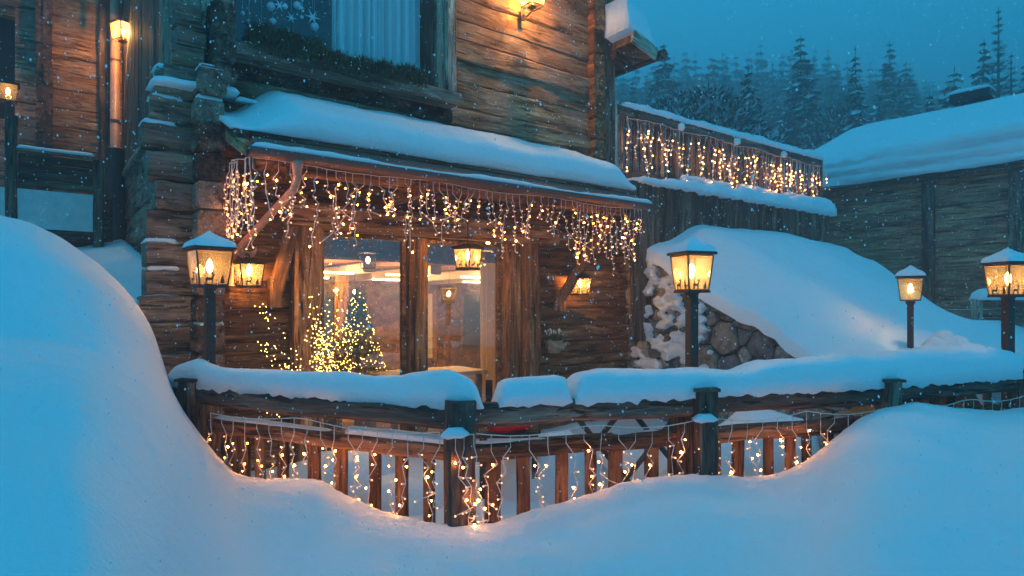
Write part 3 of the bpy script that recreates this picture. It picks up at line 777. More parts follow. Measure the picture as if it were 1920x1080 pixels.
# ------------------------------------------------------------------ lanterns
DEER = [(-.50, 0), (-.46, .30), (-.52, .46), (-.50, .62), (-.40, .68), (.05, .66), (.18, .80), (.22, .98), (.10, 1.05), (.0, 1.2), (.06, 1.22), (.14, 1.12), (.16, 1.3), (.22, 1.3), (.22, 1.12), (.34, 1.28), (.40, 1.25),
        (.30, 1.08), (.46, .96), (.44, .88), (.32, .88), (.30, .62), (.26, .42), (.28, 0), (.20, 0), (.18, .36), (.06, .40), (-.20, .40), (-.34, .34), (-.32, 0), (-.40, 0), (-.42, .2), (-.44, 0)]
TREE = [(-.06, 0), (-.06, .08), (-.3, .08), (-.16, .34), (-.24, .34), (-.1, .6), (-.15, .6), (0, .95), (.15, .6), (.1, .6), (.24, .34), (.16, .34), (.3, .08), (.06, .08), (.06, 0)]
def lantern_head(t, zb, wt=.135, wb=.105, h=.27, over=.022, metal=None, cut=True, rounded=False, power=12, roofh=.09):
    metal = metal or CORTEN
    g = MB()
    for sx in (-1, 1):
        for sy in (-1, 1):
            g.tube([(sx * wb, sy * wb, zb), (sx * wt, sy * wt, zb + h)], .0075, 4)
    for z, w in ((zb, wb), (zb + h, wt)):
        for sx, sy, ex, ey in ((-1, -1, 1, -1), (1, -1, 1, 1), (1, 1, -1, 1), (-1, 1, -1, -1)):
            g.tube([(sx * w, sy * w, z), (ex * w, ey * w, z)], .008, 4)
    g.build('cage', metal, t, world=False)
    bp_ = 2 * wb + .02 if cut else wb * .9
    g = MB(); g.box((0, 0, zb - .012), (bp_, bp_, .018)); g.build('bottom_plate', metal, t, world=False)
    g = MB(); w = wt + over
    g.box((0, 0, zb + h + .014), (2 * w, 2 * w, .016))
    g.add([(-w, -w, zb + h + .023), (w, -w, zb + h + .023), (w, w, zb + h + .023), (-w, w, zb + h + .023), (-.03, -.03, zb + h + roofh), (.03, -.03, zb + h + roofh), (.03, .03, zb + h + roofh), (-.03, .03, zb + h + roofh)],
          [(0, 1, 5, 4), (1, 2, 6, 5), (2, 3, 7, 6), (3, 0, 4, 7), (4, 5, 6, 7), (3, 2, 1, 0)])
    g.build('roof_cap', metal, t, world=False)
    for k in range(4):
        rr = Matrix.Rotation(k * math.pi / 2, 3, 'Z')
        g = MB(); p = [Vector((-wb, -wb, zb)), Vector((wb, -wb, zb)), Vector((wt, -wt, zb + h)), Vector((-wt, -wt, zb + h))]
        q = [x + Vector((0, .003, 0)) for x in p]
        g.add([rr @ x for x in p + q], [(0, 1, 2, 3), (7, 6, 5, 4), (0, 4, 5, 1), (2, 6, 7, 3), (1, 5, 6, 2), (3, 7, 4, 0)])
        pane = g.build('pane', GLASSL, t, world=False)
        if cut:
            g = MB(); s = .072 * (wb / .105)
            lean = (wt - wb) / h
            g.prism([(x * s - .028 * wb / .105, y * s + .006) for x, y in DEER], rr @ Vector((0, -wb - .004, zb)), rr @ Vector((1, 0, 0)), rr @ Vector((0, -lean, 1)), .003)
            g.build('deer_cutout', CORTEN, t, world=False)
            g = MB(); g.prism([(x * s * .9 + .062 * wb / .105, y * s * 1.15 + .006) for x, y in TREE], rr @ Vector((0, -wb - .004, zb)), rr @ Vector((1, 0, 0)), rr @ Vector((0, -lean, 1)), .003)
            g.build('tree_cutout', CORTEN, t, world=False)
    g = MB(); g.lathe([(.012, zb), (.014, zb + .05), (.016, zb + .09)], 8); g.build('bulb_socket', CREAM, t, world=False)
    g = MB(); g.lathe([(.004, zb + .09), (.020, zb + .115), (.027, zb + .145), (.020, zb + .18), (.004, zb + .205)], 10)
    g.build('bulb', LAMPB, t, world=False, smooth=True)
    if power: 
        p = WM[t] @ Vector((0, 0, zb + .15)); lamp_light('lamp_glow', p, power, t)
def snow_cap(name, t, zr, w, h, label, seed=0):
    g = MB(); n = 16; vs = []
    for i in range(n + 1):
        for j in range(n + 1):
            x = -1 + 2 * i / n; y = -1 + 2 * j / n
            m = max(abs(x), abs(y)); r = min(1, math.hypot(x, y))
            edge = (1 - m ** 5) ** .5
            z = h * (.42 * edge + .62 * max(0, 1 - m * 1.05) ** 1.7 * (1 + .0)) * (1 + .12 * mnoise.noise(Vector((x * 2, y * 2, seed))))
            sh = 1 - .08 * (1 - edge)
            vs.append((x * w * (1.05 - .05 * r), y * w * (1.05 - .05 * r), zr + z))
    fs = [(i * (n + 1) + j, (i + 1) * (n + 1) + j, (i + 1) * (n + 1) + j + 1, i * (n + 1) + j + 1) for i in range(n) for j in range(n)]
    nb = len(vs)
    vs += [(x * .96, y * .96, min(z, zr + .0) - .002) for x, y, z in vs]
    fs += [tuple(reversed([q + nb for q in f])) for f in fs]
    W = WM[t]; g.add([W @ Vector(v) for v in vs], fs)
    g.build(name, SNOW, smooth=True, kind='stuff', label=label)
FZ = fenceD
def lamp_post(X, D, zhead, zbase, rz, label, seed, power=13, cut=True, k=1.0):
    t = thing('lamp_post', label, 'lamp post', (X, D, zbase), rz, 'lantern posts around the patio')
    hb = zhead - zbase
    g = MB(); g.box((0, 0, (hb - .02) / 2), (.07, .07, hb - .02)); g.build('pole', CORTEN, t, world=False)
    g = MB(); g.box((0, 0, hb - .10), (.082, .082, .012)); g.lathe([(.035, hb - .06), (.06, hb - .02)], 8); g.build('collar', CORTEN, t, world=False)
    lantern_head(t, hb, .135 * k, .105 * k, .27 - .03 * (1 - k), .022, power=power, cut=cut)
    snow_cap('lamp_snow', t, hb + .27 - .03 * (1 - k) + .026, .165 * k, .155 * k * ru(.85, 1.1), 'snow cap on the ' + label, seed)
    return t
def zat(py, D): return (575 - py) / 1200 * D
lamp_post((393 - 960) / 1200 * 5.1, 5.1, zat(534, 5.1), PATIO, R(42), 'lantern post at the left end of the fence near the log corner', 1, 24)
lamp_post((1297 - 960) / 1200 * 4.95, 4.95, zat(544, 4.95), PATIO, R(20), 'lantern post before the snowy stone wall', 2, 46, True, .84)
lamp_post((1707 - 960) / 1200 * 7.9, 7.9, zat(563, 7.9), -1.2, R(0) - math.atan(747 / 1200), 'smaller looking lantern post standing on the snow slope at right', 3, 22, False)
lamp_post((1890 - 960) / 1200 * 5.75, 5.75, zat(553, 5.75), PATIO, R(10), 'lantern post at the far right edge behind the fence', 4, 26, True, .92)
def wall_lantern(P, rz, label, s=1.0, power=7, arm='back', group='lanterns on the walls', cut=True):
    t = thing('wall_lantern', label, 'lantern', P, rz, group)
    lantern_head(t, 0, .10 * s, .078 * s, .19 * s, .018, IRON, cut, power=power, roofh=.06)
    g = MB()
    if arm == 'back':
        g.tube([(0, 0, .19 * s + .05), (0, .0, .19 * s + .085), (0, .10, .19 * s + .10), (0, .2, .19 * s + .04)], .008, 5); g.box((0, .2, .19 * s), (.06, .015, .14))
    elif arm == 'under':
        g.tube([(0, 0, -.01), (0, .02, -.06), (0, .12, -.09), (0, .2, -.03)], .01, 5); g.box((0, .2, -.03), (.06, .015, .16))
    elif arm == 'chain':
        g.tube([(0, 0, .19 * s + .05), (0, 0, .62)], .006, 5)
    elif arm == 'post':
        g.tube([(0, 0, -1.4), (0, 0, -.01)], .04, 8)
    g.build({'back': 'wall_arm', 'under': 'wall_arm', 'chain': 'chain', 'post': 'post'}[arm], IRON, t, world=False)
    return t
wrz = math.atan2(U.y, U.x)
wall_lantern(B(.42, .2, fz(450, 535, .2)), wrz, 'wall lantern beside the crescent ornament left of the doors', 1.1, 52, cut=True)
wall_lantern(B(fa(1087, .2), .2, fz(1087, 551, .2)), wrz, 'wall lantern right of the doors above the flower pot', 1.12, 60)
wall_lantern(B(fa(877, .55), .55, fz(877, 503, .55)), wrz + .35, 'lantern hanging from the canopy in front of the right door pane', 1.15, 60, 'chain')
wall_lantern(B(fa(998, .25), .25, fz(998, 12, .25)), wrz, 'lantern on the upper log wall cut by the top edge', 1.3, 260, 'under', cut=False)
# crescent of wire on the wall
t = thing('crescent_ornament', 'crescent moon wound from pale wire on the wall above the left wall lantern', 'ornament', B(fa(463, .06), .05, fz(463, 467, .06)))
g = MB(); cx, cz = fa(463, .06), fz(463, 467, .06)
for q in range(7):
    pts = []
    for i in range(24):
        tt = R(160) + R(220) * i / 23
        rr = .095 - .012 * q * math.sin(math.pi * i / 23)
        pts.append(B(cx + rr * math.cos(tt), .04 + .004 * q, cz + rr * math.sin(tt)))
    g.tube(pts, .0028, 3)
g.build('wire_loops', WIRE, t)
g = MB(); g.tube([B(cx + .03, .04, cz + .03), B(cx + .14, .05, cz + .22)], .003, 3); g.build('hanger', WIRE, t)
# potted heather on the wall
pa, pz = fa(1038, .14), fz(1038, 662, .14)
t = thing('flower_pot', 'burlap wrapped pot of frosted heather hanging on the log wall', 'flower pot', B(pa, .14, pz))
g = MB(); g.lathe([(.075, 0), (.10, .05), (.115, .13), (.135, .17), (.10, .165)], 12, B(pa, .14, pz)); g.build('pot', SACK, t, smooth=True)
g = MB(); g.add([B(pa - .17, .24, pz + .20), B(pa - .02, .27, pz + .12), B(pa + .18, .24, pz + .16), B(pa + .05, .28, pz + .05), B(pa - .1, .27, pz + .09)], [(0, 1, 4), (1, 2, 3), (1, 3, 4)]); g.build('bow', SACK, t)
g = MB()
for i in range(260): blades(g, B(pa + ru(-.09, .09), .14 + ru(-.06, .08), pz + .17), 1, .14, .006, 1.0)
g.build('heather', GREEN, t)
g = MB()
for i in range(26): g.ball(B(pa + ru(-.12, .12), .14 + ru(-.08, .1), pz + .25 + ru(0, .07)), .008, sq=(1, 1, 2.4), n=5, m=3)
g.build('heather_snow', SNOW, t)['kind'] = 'stuff'

# ------------------------------------------------------------------ left wing behind
wing = thing('log_wing', 'set back log wing of the house at the far left', 'house', B(-4, -6.4, 0))
WB = -6.2
wl0, wl1 = fa(-120, WB), .15
def Wp(a, b, z): return B(a, b, z)
openL = (fa(-60, WB), fa(28, WB), fz(15, 215, WB), fz(15, 18, WB))
z = .2
while z < 6.6:
    h = ru(.2, .36)
    for s0, s1 in a_holes_segments(wl0, wl1, z + h / 2, h, [openL]):
        m0 = fa(68, WB)
        if s0 < m0 < s1:
            beam('wall_log', B(s0, WB - .1, z + h / 2), B(m0, WB - .1, z + h / 2), .22, h, W_END, wing, jit=.008, seg=6)
            beam('wall_log', B(m0, WB - .1, z + h / 2), B(s1, WB - .1, z + h / 2), .22, h, W_WALL, wing, jit=.010, seg=9)
        else: beam('wall_log', B(s0, WB - .1, z + h / 2), B(s1, WB - .1, z + h / 2), .22, h, W_END, wing, jit=.008, seg=6)
    z += h
for px in (76, 90):
    a = fa(px, WB + .12); zz = .2
    while zz < 6.6:
        h = ru(.3, .5); beam('corner_log', B(a, WB - .1, zz + h / 2), B(a, WB + .16 + ru(-.03, .03), zz + h / 2), .12, h - .01, W_DARK, wing, seg=2); zz += h
beam('wing_post', B(fa(196, WB + .1), WB + .05, .2), B(fa(196, WB + .1), WB + .05, 6.6), .14, .16, W_DARK, wing, up=U)
quad('wing_opening', [B(wl0, WB - .5, openL[2] - .3), B(openL[1] + .5, WB - .5, openL[2] - .3), B(openL[1] + .5, WB - .5, openL[3] + .3), B(wl0, WB - .5, openL[3] + .3)], DARKIN, wing)
beam('lintel', B(fa(-40, WB + .1), WB + .1, fz(10, 24, WB + .1)), B(fa(28, WB + .1), WB + .1, fz(10, 24, WB + .1)), .15, .13, W_POST, wing)
# copper downpipe in the corner
pa_ = fa(216, WB + .35)
t = thing('downpipe', 'tall copper downpipe in the corner between wing and chalet', 'downpipe', B(pa_, WB + .35, .5))
g = MB(); g.tube([B(pa_, WB + .35, fz(216, 280, WB + .35)), B(pa_, WB + .35, 6.9)], .075, 12); g.build('copper_pipe', COPPER, t, smooth=True)
for py in (116, 230, 60):
    g = MB(); zz = fz(216, py, WB + .35); g.lathe([(.082, zz), (.082, zz + .04)], 12, B(pa_, WB + .35, 0)); g.build('pipe_collar', COPPERD, t)
g = MB(); pb_ = fa(218, WB + .4); g.tube([B(pb_, WB + .4, .3), B(pb_, WB + .4, fz(218, 280, WB + .4))], .125, 12); g.build('stand_pipe', plain('dark_blue_grey_pipe', (.06, .075, .085), .5, .2), t, smooth=True)
wall_lantern(B(fa(231, WB + .9), WB + .9, fz(231, 76, WB + .9)), wrz + .5, 'square lantern on the copper downpipe high at left', 1.35, 210, 'back', cut=False)
wall_lantern(B(fa(15, WB + .7), WB + .7, fz(15, 190, WB + .7)), wrz, 'lantern on a dark post at the left edge', 1.25, 14, 'post', cut=False)
# parapet in front of the wing
PB = WB + 1.3
par = thing('terrace_parapet', 'dark boarded parapet with a pale lower panel at far left', 'parapet', B(fa(90, PB), PB, .8))
quad('pale_panel', [B(fa(-120, PB), PB, fz(90, 430, PB)), B(fa(178, PB), PB, fz(90, 430, PB)), B(fa(178, PB), PB, fz(90, 358, PB)), B(fa(-120, PB), PB, fz(90, 358, PB))], PLASTER, par, .08)
zt_ = fz(90, 290, PB); zb_ = fz(90, 358, PB)
for k in range(4):
    z0 = zb_ + .03 + (zt_ - zb_ - .03) * k / 4; z1 = zb_ + .03 + (zt_ - zb_ - .03) * (k + 1) / 4
    beam('parapet_board', B(fa(34, PB), PB - .1, (z0 + z1) / 2), B(fa(176, PB), PB - .1, (z0 + z1) / 2), .05, z1 - z0 - .006, W_DARK, par)
beam('parapet_cap', B(fa(30, PB), PB - .05, zt_ + .03), B(fa(180, PB), PB - .05, zt_ + .03), .16, .04, W_GREY, par)
for px in (22, 185):
    beam('parapet_post', B(fa(px, PB), PB - .05, .2), B(fa(px, PB), PB - .05, zt_ + (.5 if px == 22 else .0)), .14, .14, W_DARK, par, up=U)
beam('base_beam', B(fa(-120, PB), PB - .05, fz(90, 440, PB)), B(fa(200, PB), PB - .05, fz(90, 440, PB)), .12, .12, W_DARK, par)
quad('under_wall', [B(fa(-150, PB), PB - .3, -.5), B(fa(215, PB), PB - .3, -.5), B(fa(215, PB), PB - .3, zb_), B(fa(-150, PB), PB - .3, zb_)], W_DARK, par)

# ------------------------------------------------------------------ snow lying on things
def snow_loft(name, label, path, side, b0, b1, hf, droop=.02, m=12, taper=.12, nz=.03, seed=0, build=True, p=.55, mb=None, kind='stuff', step=.035):
    path = [Vector(q) for q in path]
    # resample
    L_ = [0]
    for q0, q1 in zip(path, path[1:]): L_.append(L_[-1] + (q1 - q0).length)
    tot = L_[-1]; n = max(4, int(tot / step)); g = mb or MB(); rings = []
    for i in range(n + 1):
        s = tot * i / n
        j = max(0, min(len(L_) - 2, int(np.searchsorted(L_, s)) - 1))
        f = (s - L_[j]) / max(1e-6, L_[j + 1] - L_[j]); c = path[j].lerp(path[j + 1], f)
        sv = side(s) if callable(side) else Vector(side)
        e = min(1, min(s, tot - s) / taper) if taper > 0 else 1
        e = math.sqrt(max(0, 1 - (1 - e) ** 2)) if e < 1 else 1
        h = hf(s / tot, s) * max(.03, e); ring = []
        for k in range(m + 1):
            t = math.pi * k / m; cx = math.cos(t); sz = math.sin(t)
            x = math.copysign(abs(cx) ** p, cx); z = sz ** p
            off = (b0 + b1) / 2 + (b1 - b0) / 2 * x * (.9 + .1 * e)
            q = c + sv * off + Vector((0, 0, h * z))
            nn = nz * (fbm(q * 2.6 + Vector((seed, 0, 0)), 4) + .30 * mnoise.noise(q * 15) + .12 * mnoise.noise(q * 37))
            q = q + sv * nn * x * .6 + Vector((0, 0, nn * z * .8))
            if k in (0, m): q.z -= droop * (.5 + .8 * mnoise.noise(Vector((s * 18, 3, seed))) + mnoise.noise(Vector((s * 9, k, seed))) + .4 * mnoise.noise(Vector((s * 30, k, seed))))
            ring.append(q)
        rings.append(ring)
    vs = [q for r in rings for q in r]; w = m + 1; fs = []
    for i in range(n):
        for k in range(m): fs.append((i * w + k, i * w + k + 1, (i + 1) * w + k + 1, (i + 1) * w + k))
        fs.append((i * w + m, i * w, (i + 1) * w, (i + 1) * w + m))
    fs.append(tuple(range(w - 1, -1, -1))); fs.append(tuple(n * w + k for k in range(w)))
    g.add(vs, fs)
    if build: return g.build(name, SNOW, smooth=True, kind=kind, label=label)

# canopy snow: a thick slab, rounded at its left end
def canopy_snow():
    g = MB(); a0, a1 = ca0 - .04, ca1 + .02; n = 110; m = 22; vs = []
    for i in range(n + 1):
        a = a0 + (a1 - a0) * i / n
        l = sstep(a, a0 + .12, a0 + .62); r = sstep(a1 - a, 0, .35)
        th = (.03 + .30 * l) * (.25 + .75 * r)
        for k in range(m + 1):
            t = k / m
            if t < .8:
                b = .0 + (.76) * (t / .8); top = 1
                z = 1.87 - .33 * b / .80 + th * (1.0 - .10 * (b / .76) ** 4)
            else:
                q = (t - .8) / .2 * math.pi / 2
                b = .76 + .09 * math.sin(q) * (.3 + .7 * l); z = 1.548 + th * .9 * math.cos(q) ** .7
                z -= .0
            z += .028 * fbm(Vector((a * 1.6, b * 2, 2)), 3) * l + .008 * mnoise.noise(Vector((a * 8, b * 3, 9)))
            vs.append(B(a, b, z))
        vs.append(B(a, .74, 1.548)); vs.append(B(a, .0, 1.86))
    w = m + 3; fs = [(i * w + k, i * w + k + 1, (i + 1) * w + k + 1, (i + 1) * w + k) for i in range(n) for k in range(w - 1)]
    fs += [tuple(range(w - 1, -1, -1)), tuple(n * w + k for k in range(w))]
    g.add(vs, fs); g.build('canopy_snow', SNOW, smooth=True, kind='stuff', label='thick slab of snow lying on the canopy roof')
canopy_snow()
snow_loft('gutter_snow', 'thin line of snow lying along the canopy gutter', [B(ca0 + .04, 1.04, 1.335), B(ca1 + .06, 1.04, 1.335)], F, -.065, .065, lambda t, s: .042 + .016 * math.sin(s * 3) + .012 * mnoise.noise(Vector((s * 5, 0, 0))), .0, 8, .1, .008)
g = MB()
for (ea, eb, z1, z2, i) in ENDTOP[-3:] + ENDTOP[3:4] + ENDTOP[7:9]:
    snow_loft('', '', [B(ea - .01, .0, z1 - .02), B(ea + .28, .0, z1 - .02)], F, -.10, .12, lambda t, s: .045, .01, 6, .05, .01, mb=g, build=False)
for (ea, eb, z1, z2, i) in ENDTOP[-2:] + ENDTOP[5:6] + ENDTOP[8:9]:
    snow_loft('', '', [B(.05, eb - .3, z2 - .02), B(.05, eb + .01, z2 - .02)], U, -.11, .11, lambda t, s: .05, .01, 6, .05, .01, mb=g, build=False)
snow_loft('', '', [B(-.42, .03, 2.0), B(.30, .16, 2.0)], F, -.14, .2, lambda t, s: .07, .01, 8, .08, .02, mb=g, build=False)
snow_loft('', '', [B(.30, .14, 1.98), B(.75, .06, 1.98)], F, -.02, .08, lambda t, s: .035, .01, 6, .05, .01, mb=g, build=False)
snow_loft('', '', [B(.03, .14, 2.19), B(.30, .14, 2.19)], F, -.10, .14, lambda t, s: .03, .01, 6, .05, .01, mb=g, build=False)
snow_loft('', '', [B(fa(30, PB), PB - .05, zt_ + .05), B(fa(178, PB), PB - .05, zt_ + .05)], F, -.08, .08, lambda t, s: .05, .01, 6, .05, .01, mb=g, build=False)
g.build('ledge_snow', SNOW, smooth=True, kind='stuff', label='thin pads of snow on the log ends and ledges')
# snow on the jutting roof corner
g = MB(); n = 30; m = 16; vs = []
for i in range(n + 1):
    a = 5.35 + (aT + .03 - 5.35) * i / n
    for k in range(m + 1):
        t = k / m
        b = .56 - .0 * t - 4.1 * t ** 1.6
        hh = (.42 * (1 - max(0, (a - 5.6) / (aT - 5.6)) ** 3) + .05) * min(1, .15 + (t * 9) ** .6)
        p = rpt(a, hh + .02 * fbm(Vector((a * 2, b, 1))), b); vs.append(p)
    vs.append(rpt(a, -.01, LB)); vs.append(rpt(a, -.01, .55))
w = m + 3
fs = [(i * w + k, (i + 1) * w + k, (i + 1) * w + (k + 1) % w, i * w + (k + 1) % w) for i in range(n) for k in range(w)] + [tuple(range(w)), tuple(n * w + w - 1 - k for k in range(w))]
g.add(vs, fs); g.build('roof_snow', SNOW, smooth=True, kind='stuff', label='deep snow on the jutting corner of the chalet roof')

# ------------------------------------------------------------------ patio fence
fence = thing('patio_fence', 'weathered wooden patio fence hung with icicle lights', 'fence', (-.33, 3.88, PATIO))
FP = [(-2.40, 4.87), (-.33, 3.88), (1.28, 4.39), (2.83, 4.90), (4.43, 5.60)]
RT, RBt = -.605, -.725
def fpt(i, t, off=0, z=0):
    p0 = Vector((*FP[i], 0)); p1 = Vector((*FP[i + 1], 0)); d = (p1 - p0).normalized(); nrm = Vector((d.y, -d.x, 0))
    if nrm.y > 0: nrm = -nrm
    return p0 + (p1 - p0) * t + nrm * off + Vector((0, 0, z))
for i, (x, y) in enumerate(FP):
    j = min(i, 3); d = (Vector((*FP[j + 1], 0)) - Vector((*FP[j], 0))).normalized()
    wd = [.135, .165, .15, .14, .15][i]
    p = Vector((x, y, 0)) + Vector((d.y, -d.x, 0)) * .06
    zt = [-.555, -.56, -.56, -.56, -.56][i]
    beam('post', p + Vector((0, 0, PATIO - .1)), p + Vector((0, 0, zt)), wd, wd, W_FENCE, fence, up=d, jit=.005, ch=.015, seg=6, endj=.006)
    if i in (0, 2, 3, 4): beam('post_cap', p + Vector((-.5 * (wd + .02), 0, zt + .005)), p + Vector((.5 * (wd + .02), 0, zt + .005)), wd + .03, .022, W_FENCE, fence, jit=.002, ch=.004, seg=2)
    if i in (0, 2):                                    # a second, inner post carrying the lantern
        q = p + Vector((d.x * (.15 if i == 0 else -.15), d.y * (.15 if i == 0 else -.15) + .12, 0))
        beam('post', q + Vector((0, 0, PATIO - .1)), q + Vector((0, 0, RBt)), .12, .12, W_BAL, fence, up=d)
MT, MBt = -.845, -.955
for i in range(4):
    beam('top_rail', fpt(i, -.03 if i == 0 else .0, 0, (RT + RBt) / 2), fpt(i, 1.0, 0, (RT + RBt) / 2), .12, RT - RBt + .02, W_FENCE, fence, jit=.008, ch=.03, seg=9)
    beam('middle_rail', fpt(i, .02, -.06, (MT + MBt) / 2), fpt(i, .985, -.06, (MT + MBt) / 2), .09, MT - MBt, W_BAL, fence, jit=.006, ch=.02, seg=9)
beam('top_rail', Vector((-2.95, 5.13, (RT + RBt) / 2)), fpt(0, 0, 0, (RT + RBt) / 2), .12, .13, W_FENCE, fence, jit=.006, ch=.03)
beam('top_rail', fpt(3, 1, 0, (RT + RBt) / 2), Vector((5.9, 6.35, (RT + RBt) / 2)), .12, .13, W_FENCE, fence, jit=.006, ch=.03)
def k_on(i, px):
    k = (px - 960) / 1200; (x0, y0), (x1, y1) = FP[i], FP[i + 1]
    return (k * y0 - x0) / ((x1 - x0) - k * (y1 - y0))
SL = {0: [418, 440, 468, 512, 570, 621, 685, 735, 789, 833], 1: [882, 933, 990, 1065, 1118, 1168, 1236, 1278], 2: [1358, 1401, 1459, 1500, 1531, 1575, 1612], 3: [1690, 1718, 1745, 1775, 1805, 1840, 1875]}
for i, ls in SL.items():
    for px in ls:
        t = k_on(i, px); wd = ru(.075, .105); ln = ru(-.02, .02)
        p = fpt(i, t, -.10, 0); d = fpt(i, 1) - fpt(i, 0)
        beam('baluster', p + Vector((ln * .3, 0, PATIO - .05)), p + Vector((0, 0, (MT + MBt) / 2 if i < 3 else RBt)), .035, wd, W_BAL, fence, up=d, jit=.003, ch=.006, seg=5)
# snow on the rails, in chunks
def fence_path(pxs, z=RT):
    out_ = []
    for px in pxs:
        k = (px - 960) / 1200; D = fenceD(k) + .02; out_.append((k * D, D, z))
    return out_
def fs(t0, *keys):
    return lambda t, s: max(.02, interp(t, keys) + .012 * fbm(Vector((s * 2.1, t0, 0)), 2))
sd = lambda s: Vector((.25, -.97, 0))
snow_loft('fence_snow', 'long bank of snow on the left half of the fence rail', fence_path(range(314, 905, 12)), sd, -.17, .10, fs(1, (0, .10), (.05, .15), (.12, .19), (.2, .155), (.6, .155), (.8, .16), (.93, .225), (1, .15)), .025, 14, .10, .02, 1)
snow_loft('fence_snow', 'short square block of snow on the fence rail between two gaps', fence_path(range(931, 1068, 8)), sd, -.17, .09, fs(2, (0, .13), (.2, .155), (1, .165)), .02, 14, .06, .014, 2)
snow_loft('fence_snow', 'long bank of snow on the right half of the fence rail', fence_path(range(1072, 1905, 12)), sd, -.26, .10, fs(3, (0, .15), (.05, .185), (.2, .175), (.27, .155), (.30, .15), (.35, .20), (.7, .25), (.9, .26), (1, .22)), .025, 16, .08, .025, 3)
snow_loft('fence_snow', 'low snow on the fence rail at the right edge', [(4.2, 5.55, -.58), (5.0, 5.93, -.58), (5.9, 6.38, -.58)], sd, -.3, .06, fs(4, (0, .16), (1, .2)), .02, 14, .2, .025, 4)
g = MB()
snow_loft('', '', [fpt(0, .04, -.06, MT - .005), fpt(0, .55, -.06, MT - .005)], sd, -.05, .04, lambda t, s: .018 + .01 * math.sin(s * 4), .0, 6, .05, .004, mb=g, build=False)
snow_loft('', '', [fpt(0, .60, -.06, MT - .005), fpt(0, .97, -.06, MT - .005)], sd, -.05, .05, lambda t, s: .05, .0, 8, .08, .008, mb=g, build=False)
snow_loft('', '', [fpt(1, .05, -.06, MT - .005), fpt(1, .9, -.06, MT - .005)], sd, -.04, .03, lambda t, s: .008, .0, 6, .05, .003, mb=g, build=False)
for x, y in FP[1:3]:
    snow_loft('', '', [(x - .08, y - .15, -.745), (x + .08, y - .15, -.745)], (0, -1, 0), -.04, .05, lambda t, s: .035, .02, 8, .05, .015, mb=g, build=False)
g.build('rail_snow', SNOW, smooth=True, kind='stuff', label='thin snow on the middle fence rails')

# ------------------------------------------------------------------ light curtains
BALL = MB(); BALL.ball((0, 0, 0), 1, n=6, m=4); BALLM = {}
def bulb_mesh(mat):
    if mat.name not in BALLM: BALLM[mat.name] = BALL.mesh('bulb', mat, True)
    return BALLM[mat.name]
def curtain_lights(t, top, drop, dirv, wr=.0035, br=.0085, lit=.35, pitch=.075, single=True, tips=True, spread=.5, sag=.0, cool=(), norm=Vector((0, -1, 0))):
    """top: points where strands hang; drop: function -> length"""
    w = MB(); tp = MB(); far = MB()
    w.tube([Vector(p) + Vector((0, 0, 0)) for p in top], wr, 4, cap=False)
    for q, p in enumerate(top):
        p = Vector(p); ln = drop(q); c = p.copy(); d = Vector(dirv(q) if callable(dirv) else dirv); pts = [c.copy()]
        sgn = random.choice((-1, 1)); s = 0; c2 = c + Vector((0, 0, -pitch * ru(.6, 1.4))); pts.append(c2.copy()); c = c2; first = True
        splits = rnd() < spread
        while s < ln:
            ang = sgn * ru(.05, .85) + ru(-.15, .15)
            stp = pitch * ru(.6, 1.35)
            c = c + d * math.sin(ang) * stp + norm * ru(-.012, .012) + Vector((0, 0, -math.cos(ang) * stp)) + norm * ru(-.006, .006)
            pts.append(c.copy()); s += stp
            a2 = -sgn * ru(.9, 1.5)
            e = c + d * math.sin(a2) * .032 + Vector((0, 0, -math.cos(a2) * .02))
            w.tube([c, e], wr * 1.5, 4)
            r = rnd()
            if r < lit:
                m = BULBC if rnd() < .02 else random.choice((BULB, BULBS[0], BULBS[0], BULBS[1]))
                if single:
                    o = bpy.data.objects.new('bulb', bulb_mesh(m)); col.objects.link(o); o.parent = t
                    o.matrix_basis = WM[t].inverted() @ Matrix.Translation(e) @ Matrix.Scale(br * ru(.75, 1.2), 4)
                else: far.ball(e, br, n=5, m=3)
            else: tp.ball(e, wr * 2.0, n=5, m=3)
            if splits and s > ln * .55 and rnd() < .4:
                splits = False; f = c.copy(); pp = [f.copy()]
                for _ in range(random.randint(1, 3)):
                    f = f + d * (-sgn) * pitch * ru(.5, .9) + Vector((0, 0, -pitch * ru(.2, .7))); pp.append(f.copy())
                w.tube(pp, wr, 4, cap=False)
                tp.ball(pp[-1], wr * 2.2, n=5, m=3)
            sgn = -sgn
        w.tube(pts, wr, 4, cap=False)
    w.build('wires', WIRE, t)
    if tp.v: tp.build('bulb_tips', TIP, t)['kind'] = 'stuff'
    if far.v: far.build('bulbs', BULBF, t)['kind'] = 'stuff'
cl = thing('icicle_lights', 'icicle light curtain hanging under the canopy gutter', 'string lights', B(2.6, 1.02, 1.2), 0, 'icicle light curtains')
top = []
a = ca0 + .08
while a < ca1 - .0:
    top.append(B(a, 1.00 + ru(-.01, .02), 1.255 + .012 * math.sin(a * 4))); a += ru(.065, .11) if a < 3.9 else ru(.05, .09)
def dropc(q): 
    if q < 8: return ru(.3, .7)
    if q % 11 in (3, 4): return ru(.15, .3)
    return .3 + .32 * (.5 + .5 * math.sin(q * .9 + 1.3 * math.sin(q * .37))) * ru(.6, 1.25) + (.12 if q > 40 else 0)
curtain_lights(cl, top, dropc, U, lit=.25, br=.0078, norm=F, wr=.0038, spread=.75)
cl2 = thing('icicle_lights', 'tangled bunch of icicle lights at the left end of the canopy', 'string lights', B(ca0, .6, 1.2), 0, 'icicle light curtains')
top = [B(ca0 + .02 + ru(-.03, .05), b, 1.27 + .08 * (1 - b)) for b in np.arange(.35, 1.02, .055)]
curtain_lights(cl2, top, lambda q: ru(.35, .75), F * .8 + U * .2, lit=.2, br=.0082, norm=U, spread=.8, wr=.0042)
